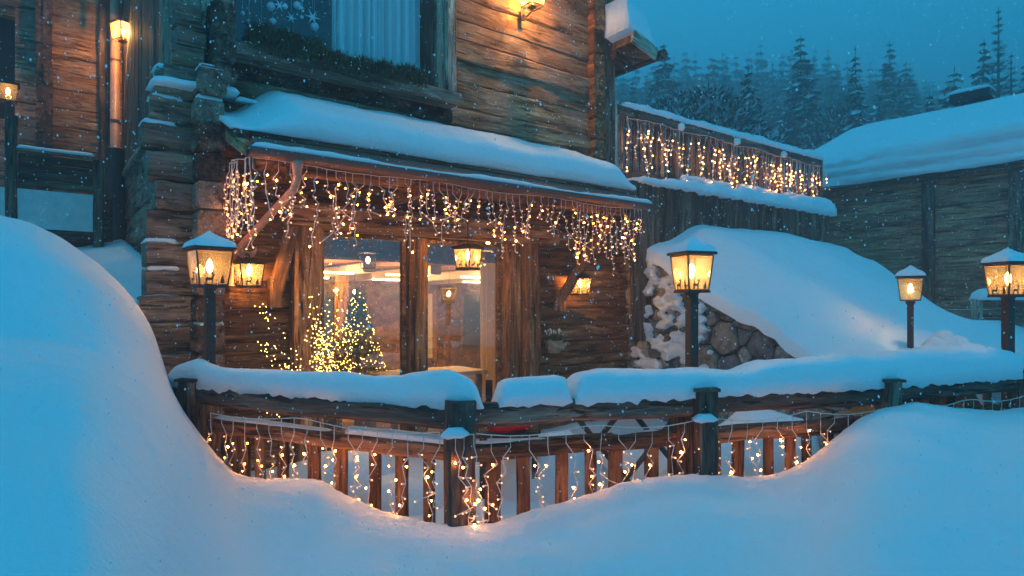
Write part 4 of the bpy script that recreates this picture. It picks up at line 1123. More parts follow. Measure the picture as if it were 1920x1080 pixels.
# lights on the fence
for i, lb in enumerate(['leftmost icicle light string on the patio fence by the log corner', 'icicle light string on the fence bay right of the nearest post', 'icicle light string on the fence bay right of the second lantern', 'icicle light string on the far right fence bay']):
    ft = thing('icicle_lights', lb, 'string lights', fpt(i, .5, .12, -.75), 0, 'icicle light curtains')
    lnb = (fpt(i, 1) - fpt(i, 0)).length; n = int(lnb / [.125, .12, .12, .12][i]); top = []
    for q in range(n):
        t = (q + .5) / n
        if i == 0: t = .10 + t * .90
        top.append(fpt(i, t, .11, RBt - .015 + (-.045 * math.sin(math.pi * (t * 2 % 1)))))
    dv = (fpt(i, 1) - fpt(i, 0)).normalized()
    curtain_lights(ft, top, lambda q: ru(.32, .62), dv, lit=.38, br=.0068, pitch=.085, norm=Vector((dv.y, -dv.x, 0)), wr=.0032, spread=.35)
# wrap at the near post
ft = thing('icicle_lights', 'short string of lights dangling down the nearest fence post', 'string lights', fpt(1, 0, .2, -.8), 0, 'icicle light curtains')
curtain_lights(ft, [fpt(1, t, .17, -.745) for t in (-.03, .0, .035)], lambda q: .55, (1, 0, 0), lit=.45, br=.0068, pitch=.07, wr=.0032)

# ------------------------------------------------------------------ twig tree with micro lights, outside by the left column
tw = thing('twig_light_tree', 'bare twig tree dotted with yellow micro lights before the left door column', 'light tree', B(1.05, .75, PATIO))
g = MB(); gd = MB()
base = B(1.02, .72, PATIO)
for i in range(40):
    t0 = ru(0, 6.28); sp = ru(.06, .38); hgt = ru(.7, 1.85)
    if i < 6: t0 = math.pi + .6 + ru(-.3, .3); sp = .62; hgt = ru(.5, 1.7)
    pts = [base + Vector((0, 0, .05))]; q = 6
    for j in range(1, q + 1):
        f = j / q; pts.append(base + Vector((math.cos(t0) * sp * f ** 1.5 + ru(-.02, .02), math.sin(t0) * sp * f ** 1.5 + ru(-.02, .02), hgt * f)))
    g.tube(pts, [.006, .005, .004, .003, .0025, .002, .0015], 3, cap=False)
    for j in range(34):
        f = ru(.3, 1) * q; a = int(min(q - 1, f)); p = pts[a].lerp(pts[a + 1], f - a)
        if p.z > -.98: gd.ball(p + Vector((ru(-.05, .05), ru(-.05, .05), ru(-.03, .03))), .0038, n=4, m=2)
g.build('twigs', BARK, tw); gd.build('micro_lights', DOT, tw)['kind'] = 'stuff'

# ------------------------------------------------------------------ patio furniture under the snow
t = thing('folding_table', 'folding table with crossed dark legs buried in snow on the patio', 'table', (1.05, 6.2, PATIO))
g = MB()
g.box((1.05, 6.2, PATIO + .72), (1.1, .7, .04)); g.build('tabletop', W_FENCE, t)
for x, s in ((.75, 1), (.82, -1), (1.3, 1), (1.38, -1)):
    beam('leg', (x - s * .28, 5.95, PATIO), (x + s * .28, 5.95, PATIO + .7), .03, .05, W_DARK, t, jit=.001, seg=2)
snow_loft('table_snow', 'snow heaped on the folding table', [(.5, 6.2, PATIO + .74), (1.6, 6.2, PATIO + .74)], (0, -1, 0), -.38, .36, lambda t, s: .16 + .03 * math.sin(s * 4), .02, 12, .2, .03, 6)
t = thing('red_cushion', 'crumpled red cushion on a snowy chair behind the fence', 'cushion', (-.03, 5.5, -.97))
g = MB(); g.ball((-.03, 5.45, -.97), .21, sq=(1, .5, .6), n=16, m=10, jit=.35, seed=3); g.build('cover', RED, t, smooth=True)
t = thing('patio_chair', 'dark wooden patio chair holding the red cushion', 'chair', (-.03, 5.6, PATIO))
g = MB(); g.box((-.03, 5.6, -1.08), (.5, .5, .04)); g.build('seat', W_DARK, t)
for x in (-.22, .22):
    for y in (-.2, .22):
        g = MB(); g.box((-.03 + x, 5.6 + y, (PATIO - 1.1) / 2), (.045, .045, -1.1 - PATIO)); g.build('leg', W_DARK, t)
for k in range(4):
    g = MB(); g.box((-.03 - .18 + .12 * k, 5.84, -.88), (.06, .03, .42)); g.build('back_slat', W_DARK, t)
for i, (x, y, r, h) in enumerate([(-1.6, 6.0, .5, .25), (.35, 5.7, .45, .42), (2.5, 6.6, .6, .45), (-.9, 5.4, .4, .18), (1.9, 5.9, .5, .3)]):
    g = MB(); g.ball((x, y, PATIO - .05), r, sq=(1.2, .9, h / r * 1.4), n=18, m=10, jit=.25, seed=i * 5)
    g.build('snow_heap', SNOW, smooth=True, kind='stuff', label='rounded heap of snow on the patio')

# ------------------------------------------------------------------ stone wall and the snow bank above it
SA = 6.0                                            # plane of the stone wall
def sb(px):                                         # b met by the sight line on that plane
    k = (px - 960) / 1200; x0 = O.x + U.x * SA; y0 = O.y + U.y * SA
    return (k * y0 - x0) / (F.x - k * F.y)
def szz(px, py):
    b = sb(px); return (575 - py) / 1200 * (O.y + U.y * SA + F.y * b)
SW_TOP = [(sb(px), szz(px, py)) for px, py in [(1176, 448), (1212, 456), (1225, 476), (1255, 486), (1285, 520), (1318, 540), (1347, 557), (1386, 578), (1401, 588), (1430, 594), (1445, 608), (1468, 618), (1480, 636), (1510, 655), (1540, 680)]]
def stop(b): return interp(b, SW_TOP)
bEnd = SW_TOP[-1][0]
def SP(b, z, o=0): return B(SA - o, b, z)           # o out of the wall towards the patio
sw = thing('stone_wall', 'dry stone retaining wall of rough grey boulders right of the chalet', 'stone wall', SP(1.6, PATIO))
g = MB(); nn = 40; vs = []
for i in range(nn + 1):
    b = -.1 + (bEnd + .1) * i / nn; vs += [SP(b, PATIO - .1, -.02), SP(b, stop(b) - .03, -.02)]
g.add(vs, [(2 * i, 2 * i + 1, 2 * i + 3, 2 * i + 2) for i in range(nn)]); 
vs2 = [v - U * -.3 for v in vs]; g.add(vs2, [(2 * i + 2, 2 * i + 3, 2 * i + 1, 2 * i) for i in range(nn)])
g.build('wall_core', plain('dark_joint', (.03, .028, .026), .95, 0, .5, 25, .4), sw)
STONE = []
for nm, c in (('grey_stone', (0.266, 0.271, 0.266)), ('brown_stone', (0.249, 0.219, 0.184)), ('dark_stone', (0.141, 0.149, 0.156))):
    m, tt, bb = new_mat(nm); n_ = tt.nodes.new; l_ = tt.links.new
    tc = n_('ShaderNodeTexCoord'); oi = n_('ShaderNodeObjectInfo'); va = n_('ShaderNodeVectorMath'); va.operation = 'ADD'; l_(tc.outputs['Object'], va.inputs[0]); l_(oi.outputs['Random'], va.inputs[1])
    a1_ = n_('ShaderNodeTexNoise'); a1_.inputs['Scale'].default_value = 6; a1_.inputs['Detail'].default_value = 8; a1_.inputs['Roughness'].default_value = .7
    a2_ = n_('ShaderNodeTexVoronoi'); a2_.inputs['Scale'].default_value = 14
    l_(va.outputs[0], a1_.inputs[0]); l_(va.outputs[0], a2_.inputs[0])
    rp = n_('ShaderNodeValToRGB'); rp.color_ramp.elements[0].position = .35; rp.color_ramp.elements[0].color = (*[x * .45 for x in c], 1); rp.color_ramp.elements[1].position = .68; rp.color_ramp.elements[1].color = (*[x * 1.7 for x in c], 1)
    l_(a1_.outputs[0], rp.inputs[0]); l_(rp.outputs[0], bb.inputs['Base Color']); bb.inputs['Roughness'].default_value = .85
    sm = n_('ShaderNodeMath'); sm.operation = 'ADD'; l_(a1_.outputs[0], sm.inputs[0]); l_(a2_.outputs[0], sm.inputs[1])
    bp = n_('ShaderNodeBump'); bp.inputs['Strength'].default_value = .8; bp.inputs['Distance'].default_value = .03; l_(sm.outputs[0], bp.inputs['Height']); l_(bp.outputs[0], bb.inputs['Normal'])
    STONE.append(m)
def clip(poly, px, pz, nx, nz):
    out_ = []
    for i in range(len(poly)):
        a, b = poly[i], poly[(i + 1) % len(poly)]
        da = (a[0] - px) * nx + (a[1] - pz) * nz; db = (b[0] - px) * nx + (b[1] - pz) * nz
        if da <= 0: out_.append(a)
        if (da < 0) != (db < 0) and abs(da - db) > 1e-9:
            t = da / (da - db); out_.append((a[0] + (b[0] - a[0]) * t, a[1] + (b[1] - a[1]) * t))
    return out_
seeds = []
big = [(sb(1362), szz(1362, 635), .23), (sb(1432), szz(1432, 650), .19), (sb(1225), szz(1225, 512), .18), (sb(1330), szz(1330, 570), .15), (sb(1366), szz(1366, 585), .13), (sb(1375), szz(1375, 690), .18)]
for q in big: seeds.append(q)
tries = 0
while tries < 6000 and len(seeds) < 150:
    tries += 1; b = ru(-.1, bEnd); z = ru(PATIO, 1.2)
    if z > stop(b) - .03: continue
    r = random.choice((.08, .11, .14, .18)) * (1.15 if rnd() < .5 else 1)
    if all((b - s[0]) ** 2 + ((z - s[1]) * 1.25) ** 2 > (r + s[2]) ** 2 * .86 for s in seeds): seeds.append((b, z, r))
for i, (b, z, r) in enumerate(seeds):
    poly = [(b + 3.2 * r * math.cos(6.283 * k / 12 + i), z + 2.4 * r * math.sin(6.283 * k / 12 + i)) for k in range(12)]
    for j, (b2, z2, r2) in enumerate(seeds):
        if i == j: continue
        dx, dz = b2 - b, z2 - z; d2 = math.hypot(dx, dz)
        if d2 > .75: continue
        f = .5 + .5 * (r * r - r2 * r2) / (d2 * d2); f = max(.2, min(.85, f))
        poly = clip(poly, b + dx * f, z + dz * f, dx / d2, dz / d2)
    dsl = (stop(b + .12) - stop(b - .12)) / .24; nl = math.hypot(dsl, 1); poly = clip(poly, b, stop(b) - .03, -dsl / nl, 1 / nl)
    if len(poly) < 4: continue
    cb = sum(p[0] for p in poly) / len(poly); cz = sum(p[1] for p in poly) / len(poly)
    # corner cutting makes the outline rounder
    pr = []
    for k in range(len(poly)):
        p, q = poly[k], poly[(k + 1) % len(poly)]
        if math.hypot(p[0] - q[0], p[1] - q[1]) < .012: continue
        c_ = ru(.05, .16); e_ = ru(.05, .16); pr += [(p[0] * (1 - c_) + q[0] * c_, p[1] * (1 - c_) + q[1] * c_), (p[0] * e_ + q[0] * (1 - e_), p[1] * e_ + q[1] * (1 - e_))]
    if len(pr) < 5: continue
    n = len(pr); bul = ru(.05, .11); tilt = (ru(-.3, .3), ru(-.3, .3)); vs = []
    for sc_, dep in ((.96, -.03), (.94, bul * .55), (.84, bul * .95), (.40, bul)):
        for (x, y) in pr:
            x2 = cb + (x - cb) * sc_ + ru(-.004, .004); y2 = cz + (y - cz) * sc_ + ru(-.004, .004)
            dd_ = dep + (tilt[0] * (x2 - cb) + tilt[1] * (y2 - cz)) * (dep > 0) + ru(-.008, .008) * (dep > 0)
            vs.append(SP(x2, y2, dd_))
    f_ = [(q * n + k, q * n + (k + 1) % n, (q + 1) * n + (k + 1) % n, (q + 1) * n + k) for q in range(3) for k in range(n)] + [tuple(3 * n + k for k in range(n))]
    g = MB(); g.add(vs, f_); g.build('stone', random.choice(STONE), sw, smooth=False)
# snow plastered on the left part of the stones
g = MB()
for i in range(260):
    px = 1194 + 130 * rnd() ** 1.1; py = ru(470, 700)
    b, z = sb(px), szz(px, py)
    if z > stop(b) - .02: continue
    if mnoise.noise(Vector((b * 3.2, z * 3.2, 8))) < -.08: continue
    r = ru(.05, .12)
    for _q in range(3):
        g.ball(SP(b + ru(-.06, .06), z + ru(-.05, .03), .06 + ru(0, .05)), r * ru(.5, 1), sq=(.8, 1.35, .5), n=10, m=7, jit=.7, seed=i + _q * 31)
for px, py, r in [(1330, 690, .09), (1345, 705, .07), (1340, 660, .05), (1455, 690, .14), (1480, 700, .12), (1500, 690, .1), (1290, 600, .1), (1322, 615, .08)]:
    g.ball(SP(sb(px), szz(px, py), .1), r, sq=(1, 1, .7), n=10, m=7, jit=.4, seed=px)
ss = g.build('stone_snow', SNOW, smooth=True, kind='stuff', label='lumps of wind blown snow stuck to the stone wall')
rm = ss.modifiers.new('merge', 'REMESH'); rm.mode = 'VOXEL'; rm.voxel_size = .014; rm.use_smooth_shade = True
smm = ss.modifiers.new('soften', 'SMOOTH'); smm.iterations = 7; smm.factor = .5
# the bank
TB = .42
CR = [(fa(px, .5), fz(px, py, .5)) for px, py in [(1180, 470), (1200, 452), (1232, 434), (1300, 418), (1350, 419), (1400, 425), (1480, 438), (1540, 450), (1560, 452), (1582, 460), (1600, 474), (1622, 486), (1640, 488), (1660, 500), (1700, 533), (1760, 578), (1790, 592), (1820, 602), (1900, 606), (2100, 606)]]
YSIL = [(1500, 380), (1540, 448), (1560, 452), (1582, 460), (1600, 474), (1622, 484), (1640, 489), (1660, 502), (1700, 533), (1760, 576), (1790, 590), (1820, 600), (2200, 606)]
def bank(a, b):
    yard = -.62 + .012 * max(0, a - 8)
    edge = stop(max(0, b)) + .10
    crest = interp(a, CR)
    t = sstep(b, .2, 3.7)
    t2 = max(0, (b - .4)) / 3.4
    t = .65 * t + .35 * min(1, t2)
    m = crest * (1 - t) + yard * t
    # furrows running down the slope
    m += .05 * math.sin((a * 1.5 - b * .9) * 1.5 + .8 * math.sin(b)) * sstep(b, .4, 1.5) * (1 - sstep(b, 3, 4.6))
    m += .05 * fbm(Vector((a * .7, b * .9, 6)), 3)
    w = sstep(a - SA, 0, 1.2)
    lip = .16 * math.sqrt(min(1, max(0, a - SA + .15) / .3))
    z = (edge - .12 + lip) * (1 - w) + max(m, yard - .1) * w
    if b < .5: z = min(z, crest + .02) if a > SA + .5 else z
    p = B(a, b, 0); px = 960 + 1200 * p.x / p.y
    if px > 1540: z = min(z, (575 - interp(px, YSIL)) / 1200 * p.y)
    return z
g = MB()
As = np.concatenate([np.linspace(SA - .15, SA + .5, 18)[:-1], np.linspace(SA + .5, 13, 95)[:-1], np.linspace(13, 26, 40)])
Bs = np.linspace(.0, 6.2, 90)
for a in As:
    for b in Bs:
        # stay behind the fence line
        z = bank(a, b) if not (a <= SA - .14) else bank(a, b) - .10
        bl = 4.32 + (a - 4) * .13
        if b > bl - .15: z = z - .9 * sstep(b, bl - .15, bl + .25)
        g.v.append(tuple(B(a, b, z)))
nb_ = len(Bs)
for i in range(len(As) - 1):
    for j in range(nb_ - 1):
        g.f.append((i * nb_ + j, i * nb_ + j + 1, (i + 1) * nb_ + j + 1, (i + 1) * nb_ + j)); g.m.append(0)
g.build('snow_bank', SNOW, smooth=True, kind='structure', label='high rounded snow bank sloping down from the terrace')
sheet('yard_snow', 5.0, 40, 6.0, 26, 50, 40, lambda x, y: -.60 + .004 * (y - 6) + .03 * fbm(Vector((x * .5, y * .5, 0))) - (6 if ab(x, y)[1] < .6 and ab(x, y)[0] < 12.5 else 0) - (1.2 if ab(x, y)[1] > 4.1 + (ab(x, y)[0] - 4) * .13 else 0), SNOW, 'flat snow in the yard before the barn')
# lumpy heap by the third lantern
g = MB()
for (px, py, D, r, q) in [(1755, 690, 6.6, .30, 1), (1788, 650, 6.7, .17, 2), (1760, 655, 6.7, .15, 3), (1822, 682, 6.6, .28, 4), (1718, 690, 6.6, .2, 5), (1770, 632, 6.75, .10, 6)]:
    g.ball(((px - 960) / 1200 * D, D, (575 - py) / 1200 * D), r, sq=(1.1, 1, .75), n=16, m=10, jit=.35, seed=q)
g.build('snow_heap', SNOW, smooth=True, kind='stuff', label='lumpy heap of snow beside the third lantern post')

# ------------------------------------------------------------------ terrace wall and railing with lights
ter = thing('raised_terrace', 'raised terrace walled with dark upright planks', 'terrace', B(8.4, .4, -.6))
a = 5.56
while a < 11.2:
    w = ru(.12, .17)
    beam('wall_plank', B(a + w / 2, .40 + ru(-.008, .008), -.5), B(a + w / 2, .40 + ru(-.008, .008), 1.80), .04, w - .004, W_DARK, ter, up=U, jit=.003, ch=.006, seg=4)
    a += w
for k in range(18):
    beam('wall_plank', B(11.2, .38 - (k + .5) * .2, -.5), B(11.2, .38 - (k + .5) * .2, 1.8), .04, .196, W_DARK, ter, up=F, jit=.003, ch=.006, seg=3)
quad('deck', [B(5.56, .40, 1.80), B(11.2, .40, 1.80), B(11.2, -3.4, 1.80), B(5.56, -3.4, 1.80)], W_DARK, ter, .12)
rl = thing('terrace_railing', 'wooden terrace railing hung with glowing icicle lights', 'railing', B(8.6, 0, 1.85))
RZ1, RZ0 = 2.98, 1.98
a_posts = [fa(1152), fa(1268), fa(1372), fa(1460), fa(1535)]
for i, a in enumerate(a_posts):
    beam('post', B(a, .0, 1.75), B(a, .0, RZ1 + (.05 if i else .06)), .12, .14 if i else .20, W_FENCE if i else W_GREY, rl, up=U, jit=.004)
for i in range(4):
    beam('top_rail', B(a_posts[i], .02, RZ1 - .07), B(a_posts[i + 1], .02, RZ1 - .07), .12, .15, W_FENCE, rl, jit=.006)
    beam('bottom_rail', B(a_posts[i], .0, RZ0 + .02), B(a_posts[i + 1], .0, RZ0 + .02), .07, .11, W_FENCE, rl, jit=.004)
a = a_posts[0] + .18
while a < a_posts[-1] - .05:
    if all(abs(a - q) > .1 for q in a_posts): beam('slat', B(a, -.04, 1.84), B(a, -.04, RZ1 - .14), .03, ru(.075, .10), W_BAL, rl, up=U, jit=.003, ch=.006, seg=3)
    a += ru(.14, .17)
rs = MB()
snow_loft('railing_snow', 'snow along the top of the terrace railing', [B(a_posts[0] + .05, .0, RZ1), B(a_posts[-1] + .05, .0, RZ1)], F, -.12, .10, lambda t, s: .09 + .05 * t + .035 * fbm(Vector((s * 1.5, 0, 2)), 2), .02, 10, .15, .03, 7)
snow_loft('', '', [B(a_posts[1], .02, RZ0 + .07), B(a_posts[2] - .1, .02, RZ0 + .07)], F, -.06, .07, lambda t, s: .10, .01, 8, .1, .02, mb=rs, build=False)
snow_loft('', '', [B(a_posts[2] + .1, .02, RZ0 + .07), B(a_posts[3] - .1, .02, RZ0 + .07)], F, -.06, .08, lambda t, s: .13, .01, 8, .1, .03, mb=rs, build=False)
snow_loft('', '', [B(a_posts[3] + .1, .02, RZ0 + .07), B(a_posts[4] - .1, .02, RZ0 + .07)], F, -.06, .08, lambda t, s: .15, .01, 8, .1, .03, mb=rs, build=False)
for i, a in enumerate(a_posts[1:4]):
    rs.ball(B(a, .1, RZ1 - .10), .09, sq=(.8, .6, .7), n=10, m=6, jit=.3, seed=i)
rs.build('bottom_rail_snow', SNOW, smooth=True, kind='stuff', label='snow on the lower rail of the terrace railing')
snow_loft('terrace_snow', 'thick lumpy snow on the terrace edge', [B(5.7, .3, 1.80), B(11.3, .3, 1.80)], F, -.36, .22, lambda t, s: (.10 + .20 * t + .05 * fbm(Vector((s * 1.1, 5, 2)), 3)) * (1 - .3 * math.exp(-((s - 4.0) / .2) ** 2)), .05, 14, .25, .06, 8)
rt = thing('icicle_lights', 'dense icicle light curtain on the terrace railing', 'string lights', B(8.6, .1, 2.8), 0, 'icicle light curtains')
top = []; a = a_posts[0] + .12
while a < a_posts[-1] + .05:
    top.append(B(a, .10 + ru(-.03, .05), RZ1 - .16 + .02 * math.sin(a * 5))); a += ru(.06, .19) * (1 if a < 8 else .8)
curtain_lights(rt, top, lambda q: ru(.25, .85), U, lit=.42, br=.0115, pitch=.10, single=False, norm=F, wr=.0045, spread=1)

# ------------------------------------------------------------------ barn on the right
V = Vector((-math.sin(R(40.5)), math.cos(R(40.5)), 0)); MN = Vector((math.cos(R(40.5)), math.sin(R(40.5)), 0))
C0 = MN * 16.23
def Bn(s, r, z): return C0 + V * s + MN * r + Vector((0, 0, z))      # s away from the viewer, r behind the wall
def bs(px):
    k = (px - 960) / 1200; return (k * C0.y - C0.x) / (V.x - k * V.y)
barn = thing('log_barn', 'long low log barn under very deep snow', 'barn', Bn(0, 2, -.6))
s0, s1 = bs(2150), bs(1440)
EZ = 2.80
z = -.7
while z < EZ:
    h = ru(.22, .34); br_ = bs(1740)
    beam('wall_log', Bn(s0, .1 + ru(-.02, .02), z + h / 2), Bn(br_, .1, z + h / 2), .2, h, W_BARN, barn, jit=.008, seg=12)
    beam('wall_log', Bn(br_, .1 + ru(-.02, .02), z + h / 2), Bn(s1, .1, z + h / 2), .2, h, W_BARN, barn, jit=.008, seg=12)
    z += h
for px in (1742, 1905, 2090):
    beam('wall_post', Bn(bs(px), -.05, -.7), Bn(bs(px), -.05, EZ - .05), .12, .24, W_DARK, barn, up=V, jit=.006)
beam('eave_beam', Bn(s0, -.25, EZ + .02), Bn(s1 + .1, -.25, EZ + .02), .14, .10, W_DARK, barn)
quad('barn_side', [Bn(s1, .1, -.7), Bn(s1, 9, -.7), Bn(s1, 9, EZ), Bn(s1, .1, EZ)], W_DARK, barn)
quad('roof_deck', [Bn(s0, -.32, EZ + .08), Bn(s1 + .2, -.32, EZ + .08), Bn(s1 + .2, 5, 5.0), Bn(s0, 5, 5.0)], W_DARK, barn, .08)
g = MB(); n = 120; vs = []
prof = [(-.34, .07), (-.46, .10), (-.48, .20), (-.33, .26), (-.30, .30), (-.44, .36), (-.43, .47), (-.30, .53), (-.29, .58), (-.36, .64), (-.31, .78), (-.15, .92), (.1, 1.03), (.5, 1.20), (1.2, 1.50), (2.0, 1.85), (3, 2.25), (4, 2.58), (5, 2.80), (5.8, 2.80), (7, 2.4)]
for i in range(n + 1):
    s = s0 + (s1 + .5 - s0) * i / n
    e = 1 - max(0, 1 - (s1 + .5 - s) / 1.6) ** 2.2
    hh = 1.0
    for k, (r, h) in enumerate(prof):
        lay = .13 * mnoise.noise(Vector((s * .8, h * 6, 3))) + .06 * mnoise.noise(Vector((s * 4, h * 12, 5))) if k < 11 else 0
        jag = .10 * max(0, mnoise.noise(Vector((s * .9, 2, 7)))) if k in (3, 4, 5) else 0
        if k < 11: r = -.37 + (r + .37) * (.1 + 1.1 * abs(mnoise.noise(Vector((s * .45, k * .35, 11)))) * 1.6); h += .035 * mnoise.noise(Vector((s * .6, k * .3, 4)))
        z = h * (.12 + .88 * e) + (.07 * fbm(Vector((s * .35, r * .6, 1)), 3) if h > .6 else 0)
        vs.append(Bn(s, r - lay - jag, EZ + .02 + z))
w = len(prof)
g.add(vs, [(i * w + k, i * w + k + 1, (i + 1) * w + k + 1, (i + 1) * w + k) for i in range(n) for k in range(w - 1)])
g.build('barn_snow', SNOW, smooth=True, kind='stuff', label='huge layered snow load on the barn roof')
# roof light on the ridge
sx = bs(1822) * 1.0
k = (1822 - 960) / 1200; rr = 4.4; sx = (k * (C0 + MN * rr).y - (C0 + MN * rr).x) / (V.x - k * V.y)
t = thing('roof_vent', 'dark low roof vent with a snow cap poking out of the barn snow', 'roof vent', Bn(sx, rr, EZ + 2.6))
g = MB(); rb = Matrix((V, MN, Vector((0, 0, 1)))).transposed(); g.box(Bn(sx, rr, EZ + 2.86), (.9, .5, .22), rot=rb); g.build('housing', BLACK, t)
snow_loft('vent_snow', 'snow cap on the roof vent', [Bn(sx - .5, rr, EZ + 2.96), Bn(sx + .5, rr, EZ + 2.96)], MN, -.3, .3, lambda t, s: .12, .0, 8, .3, .02, 9)
# short fence by the barn
bf = thing('yard_fence', 'short grey board fence under snow before the barn', 'fence', (8.0, 11.0, -.6))
D = 11.5
p0 = Vector(((1832 - 960) / 1200 * D, D, 0)); p1 = Vector(((2000 - 960) / 1200 * (D - .3), D - .3, 0))
for t in (0, .36, .75): 
    q = p0.lerp(p1, t); beam('post', q + Vector((0, 0, -.7)), q + Vector((0, 0, .14)), .14, .16, W_GREY, bf, up=(1, 0, 0))
for z in (.05, -.13, -.30):
    beam('board', p0 + Vector((.05, -.0, z)), p1 + Vector((0, 0, z)), .04, .13, W_FENCE, bf)
snow_loft('yard_fence_snow', 'snow pillow on the yard fence', [p0 + Vector((-.05, 0, .13)), p1 + Vector((0, 0, .13))], (0, -1, 0), -.15, .15, lambda t, s: .2, .02, 10, .2, .03, 10)

# ------------------------------------------------------------------ conifers
def conifer(name, H, Rb, tiers, per, seed, twin=False, snow=.3, bare=False, droop=.35, sparse=0.0, round_=False):
    random.seed(seed)
    gt = MB(); gt.tube([(0, 0, -1), (ru(-.05, .05), 0, H * .5), (0, 0, H)], [.013 * H, .008 * H, .001 * H], 6)
    g = MB(); tops = [(0, 0, H)] + ([(H * .045, 0, H * .97)] if twin else [])
    for (tx, ty, th) in tops:
        for i in range(tiers):
            f = (i + rnd() * .5) / tiers; z = th * (.04 + .96 * f)
            rad = Rb * ((1 - f) ** .8 if not round_ else math.sqrt(max(0, 1 - f ** 2.2))) + .05 * Rb
            if bare: rad *= .6 if f > .5 else 1
            for j in range(per if f < .8 else max(4, per - 3)):
                if rnd() < sparse: continue
                ph = 2 * math.pi * (j + rnd()) / per + i * 1.3; r = rad * ru(.6, 1.15)
                d = Vector((math.cos(ph), math.sin(ph), 0)); s = Vector((-d.y, d.x, 0))
                x0 = Vector((tx * f, ty * f, z)); m_ = 4; prev = x0; pw = .12 * r
                if bare:
                    e = x0 + d * r + Vector((0, 0, r * ru(.0, .35))); gt.tube([x0, x0.lerp(e, .5) + Vector((0, 0, .05)), e], [.018, .012, .008], 3, cap=False)
                wf = .3 if bare else .42 if round_ else 1.0
                roll = ru(-.5, .5)
                for q in range(1, m_ + 1):
                    tq = q / m_
                    p = x0 + d * r * tq + Vector((0, 0, -droop * r * (tq ** 1.3) + .16 * r * tq ** 3 + ru(-.03, .03) * r))
                    w_ = r * (.34 * math.sin(math.pi * min(1, .18 + tq * .82)) + .03) * wf * ru(.7, 1.2)
                    hang = Vector((0, 0, -.55 * w_))
                    mi = 1 if rnd() < snow else 0
                    for sg in (-1, 1):
                        a0 = prev + s * sg * pw + Vector((0, 0, -.5 * pw + roll * sg * pw)); a1 = p + s * sg * w_ * ru(.7, 1.2) + hang + Vector((0, 0, roll * sg * w_))
                        g.add([prev, p, a1, a0], [(0, 1, 2, 3)], 0)
                        # ragged hanging twigs
                        c = a0.lerp(a1, ru(.3, 1)); g.add([c - d * w_ * .3, c + d * w_ * .3, c + s * sg * w_ * ru(.1, .6) + d * w_ * ru(0, .7) - Vector((0, 0, w_ * ru(.3, 1.1)))], [(0, 1, 2)], 1 if rnd() < snow * .75 else 0)
                        if mi:
                            up = Vector((0, 0, .035 * r + .01)); k_ = ru(.35, .85)
                            g.add([prev + up, p + up, p.lerp(a1, k_) + up * 1.1, prev.lerp(a0, k_) + up * 1.1], [(0, 1, 2, 3)], 1)
                    prev = p; pw = w_
    return gt.mesh('trunk', BARK), g.mesh('crown', [NEEDLE, SNOW])
def pine(H, Rb, seed):
    random.seed(seed); gt = MB(); gt.tube([(0, 0, -1), (0, 0, H * .9)], [.09, .03], 6); g = MB()
    for i in range(1500):
        f = rnd() ** .8; z = H * (.05 + .95 * f); R_ = Rb * math.sqrt(max(0.01, 1 - f ** 2.0)) * (1 + .25 * mnoise.noise(Vector((f * 9, i % 7, seed))))
        ph = ru(0, 6.28); r = R_ * math.sqrt(ru(.25, 1)); c = Vector((math.cos(ph) * r, math.sin(ph) * r, z))
        o = Vector((math.cos(ph), math.sin(ph), .5))
        for q in range(7):
            d = (o + Vector((ru(-.8, .8), ru(-.8, .8), ru(-.5, .7)))).normalized() * ru(.12, .26)
            sd_ = d.cross(Vector((ru(-1, 1), ru(-1, 1), 1))).normalized() * .035
            g.add([c - sd_, c + sd_, c + d], [(0, 1, 2)], 1 if rnd() < .38 else 0)
    return gt.mesh('trunk', BARK), g.mesh('crown', [NEEDLE, SNOW])
protos = {
    'spruce_a': conifer('a', 10, 2.5, 30, 11, 11, snow=.85, droop=.75),
    'spruce_b': conifer('b', 12, 2.6, 34, 10, 12, snow=.55, droop=.6),
    'spruce_twin': conifer('c', 9, 1.25, 34, 9, 13, twin=True, snow=.7, droop=.7),
    'pine': pine(5, 1.9, 14),
    'larch': conifer('e', 11, 2.0, 34, 12, 15, snow=.4, bare=True, sparse=.1, droop=.05),
    'far_a': conifer('f', 15, 3.3, 20, 8, 16, snow=.5, droop=.5),
    'far_b': conifer('g', 15, 2.4, 26, 7, 17, snow=.35, droop=.5),
    'far_c': conifer('h', 13, 3.4, 20, 8, 18, snow=.2),
}
random.seed(99)
def tree(kind, px, D, pytop, label, group, cat='tree', name='spruce_tree', H0=None):
    x = (px - 960) / 1200 * D; ztop = (575 - pytop) / 1200 * D; zb = hillz(x, D)
    H0 = {'spruce_a': 10, 'spruce_b': 12, 'spruce_twin': 9, 'pine': 5, 'larch': 11, 'far_a': 15, 'far_b': 15, 'far_c': 13}[kind]
    s = max(.3, (ztop - zb) / H0)
    t = thing(name, label, cat, (x, D, zb), ru(0, 6.28), group); t.scale = (s * ru(.8, 1.2), s * ru(.8, 1.2), s); t.rotation_euler = (ru(-.03, .03), ru(-.03, .03), ru(0, 6.28))
    for m, nm in zip(protos[kind], ('trunk', 'crown')):
        o = bpy.data.objects.new(nm, m); col.objects.link(o); o.parent = t
    return t
G1 = 'snowy conifers behind the terrace'
tree('spruce_a', 1412, 30, 118, 'snow laden spruce right behind the terrace railing, brightest tree', G1)
tree('spruce_a', 1375, 34, 262, 'low snowy spruce at the left foot of the brightest spruce', G1)
tree('spruce_a', 1452, 36, 235, 'small snowy spruce leaning against the right of the brightest spruce', G1)
tree('spruce_b', 1508, 46, 68, 'tall hazy spruce between the brightest spruce and the twin topped one', G1)
tree('spruce_twin', 1607, 38, 88, 'slim dark spruce with twin tops over the snowy roof', G1)
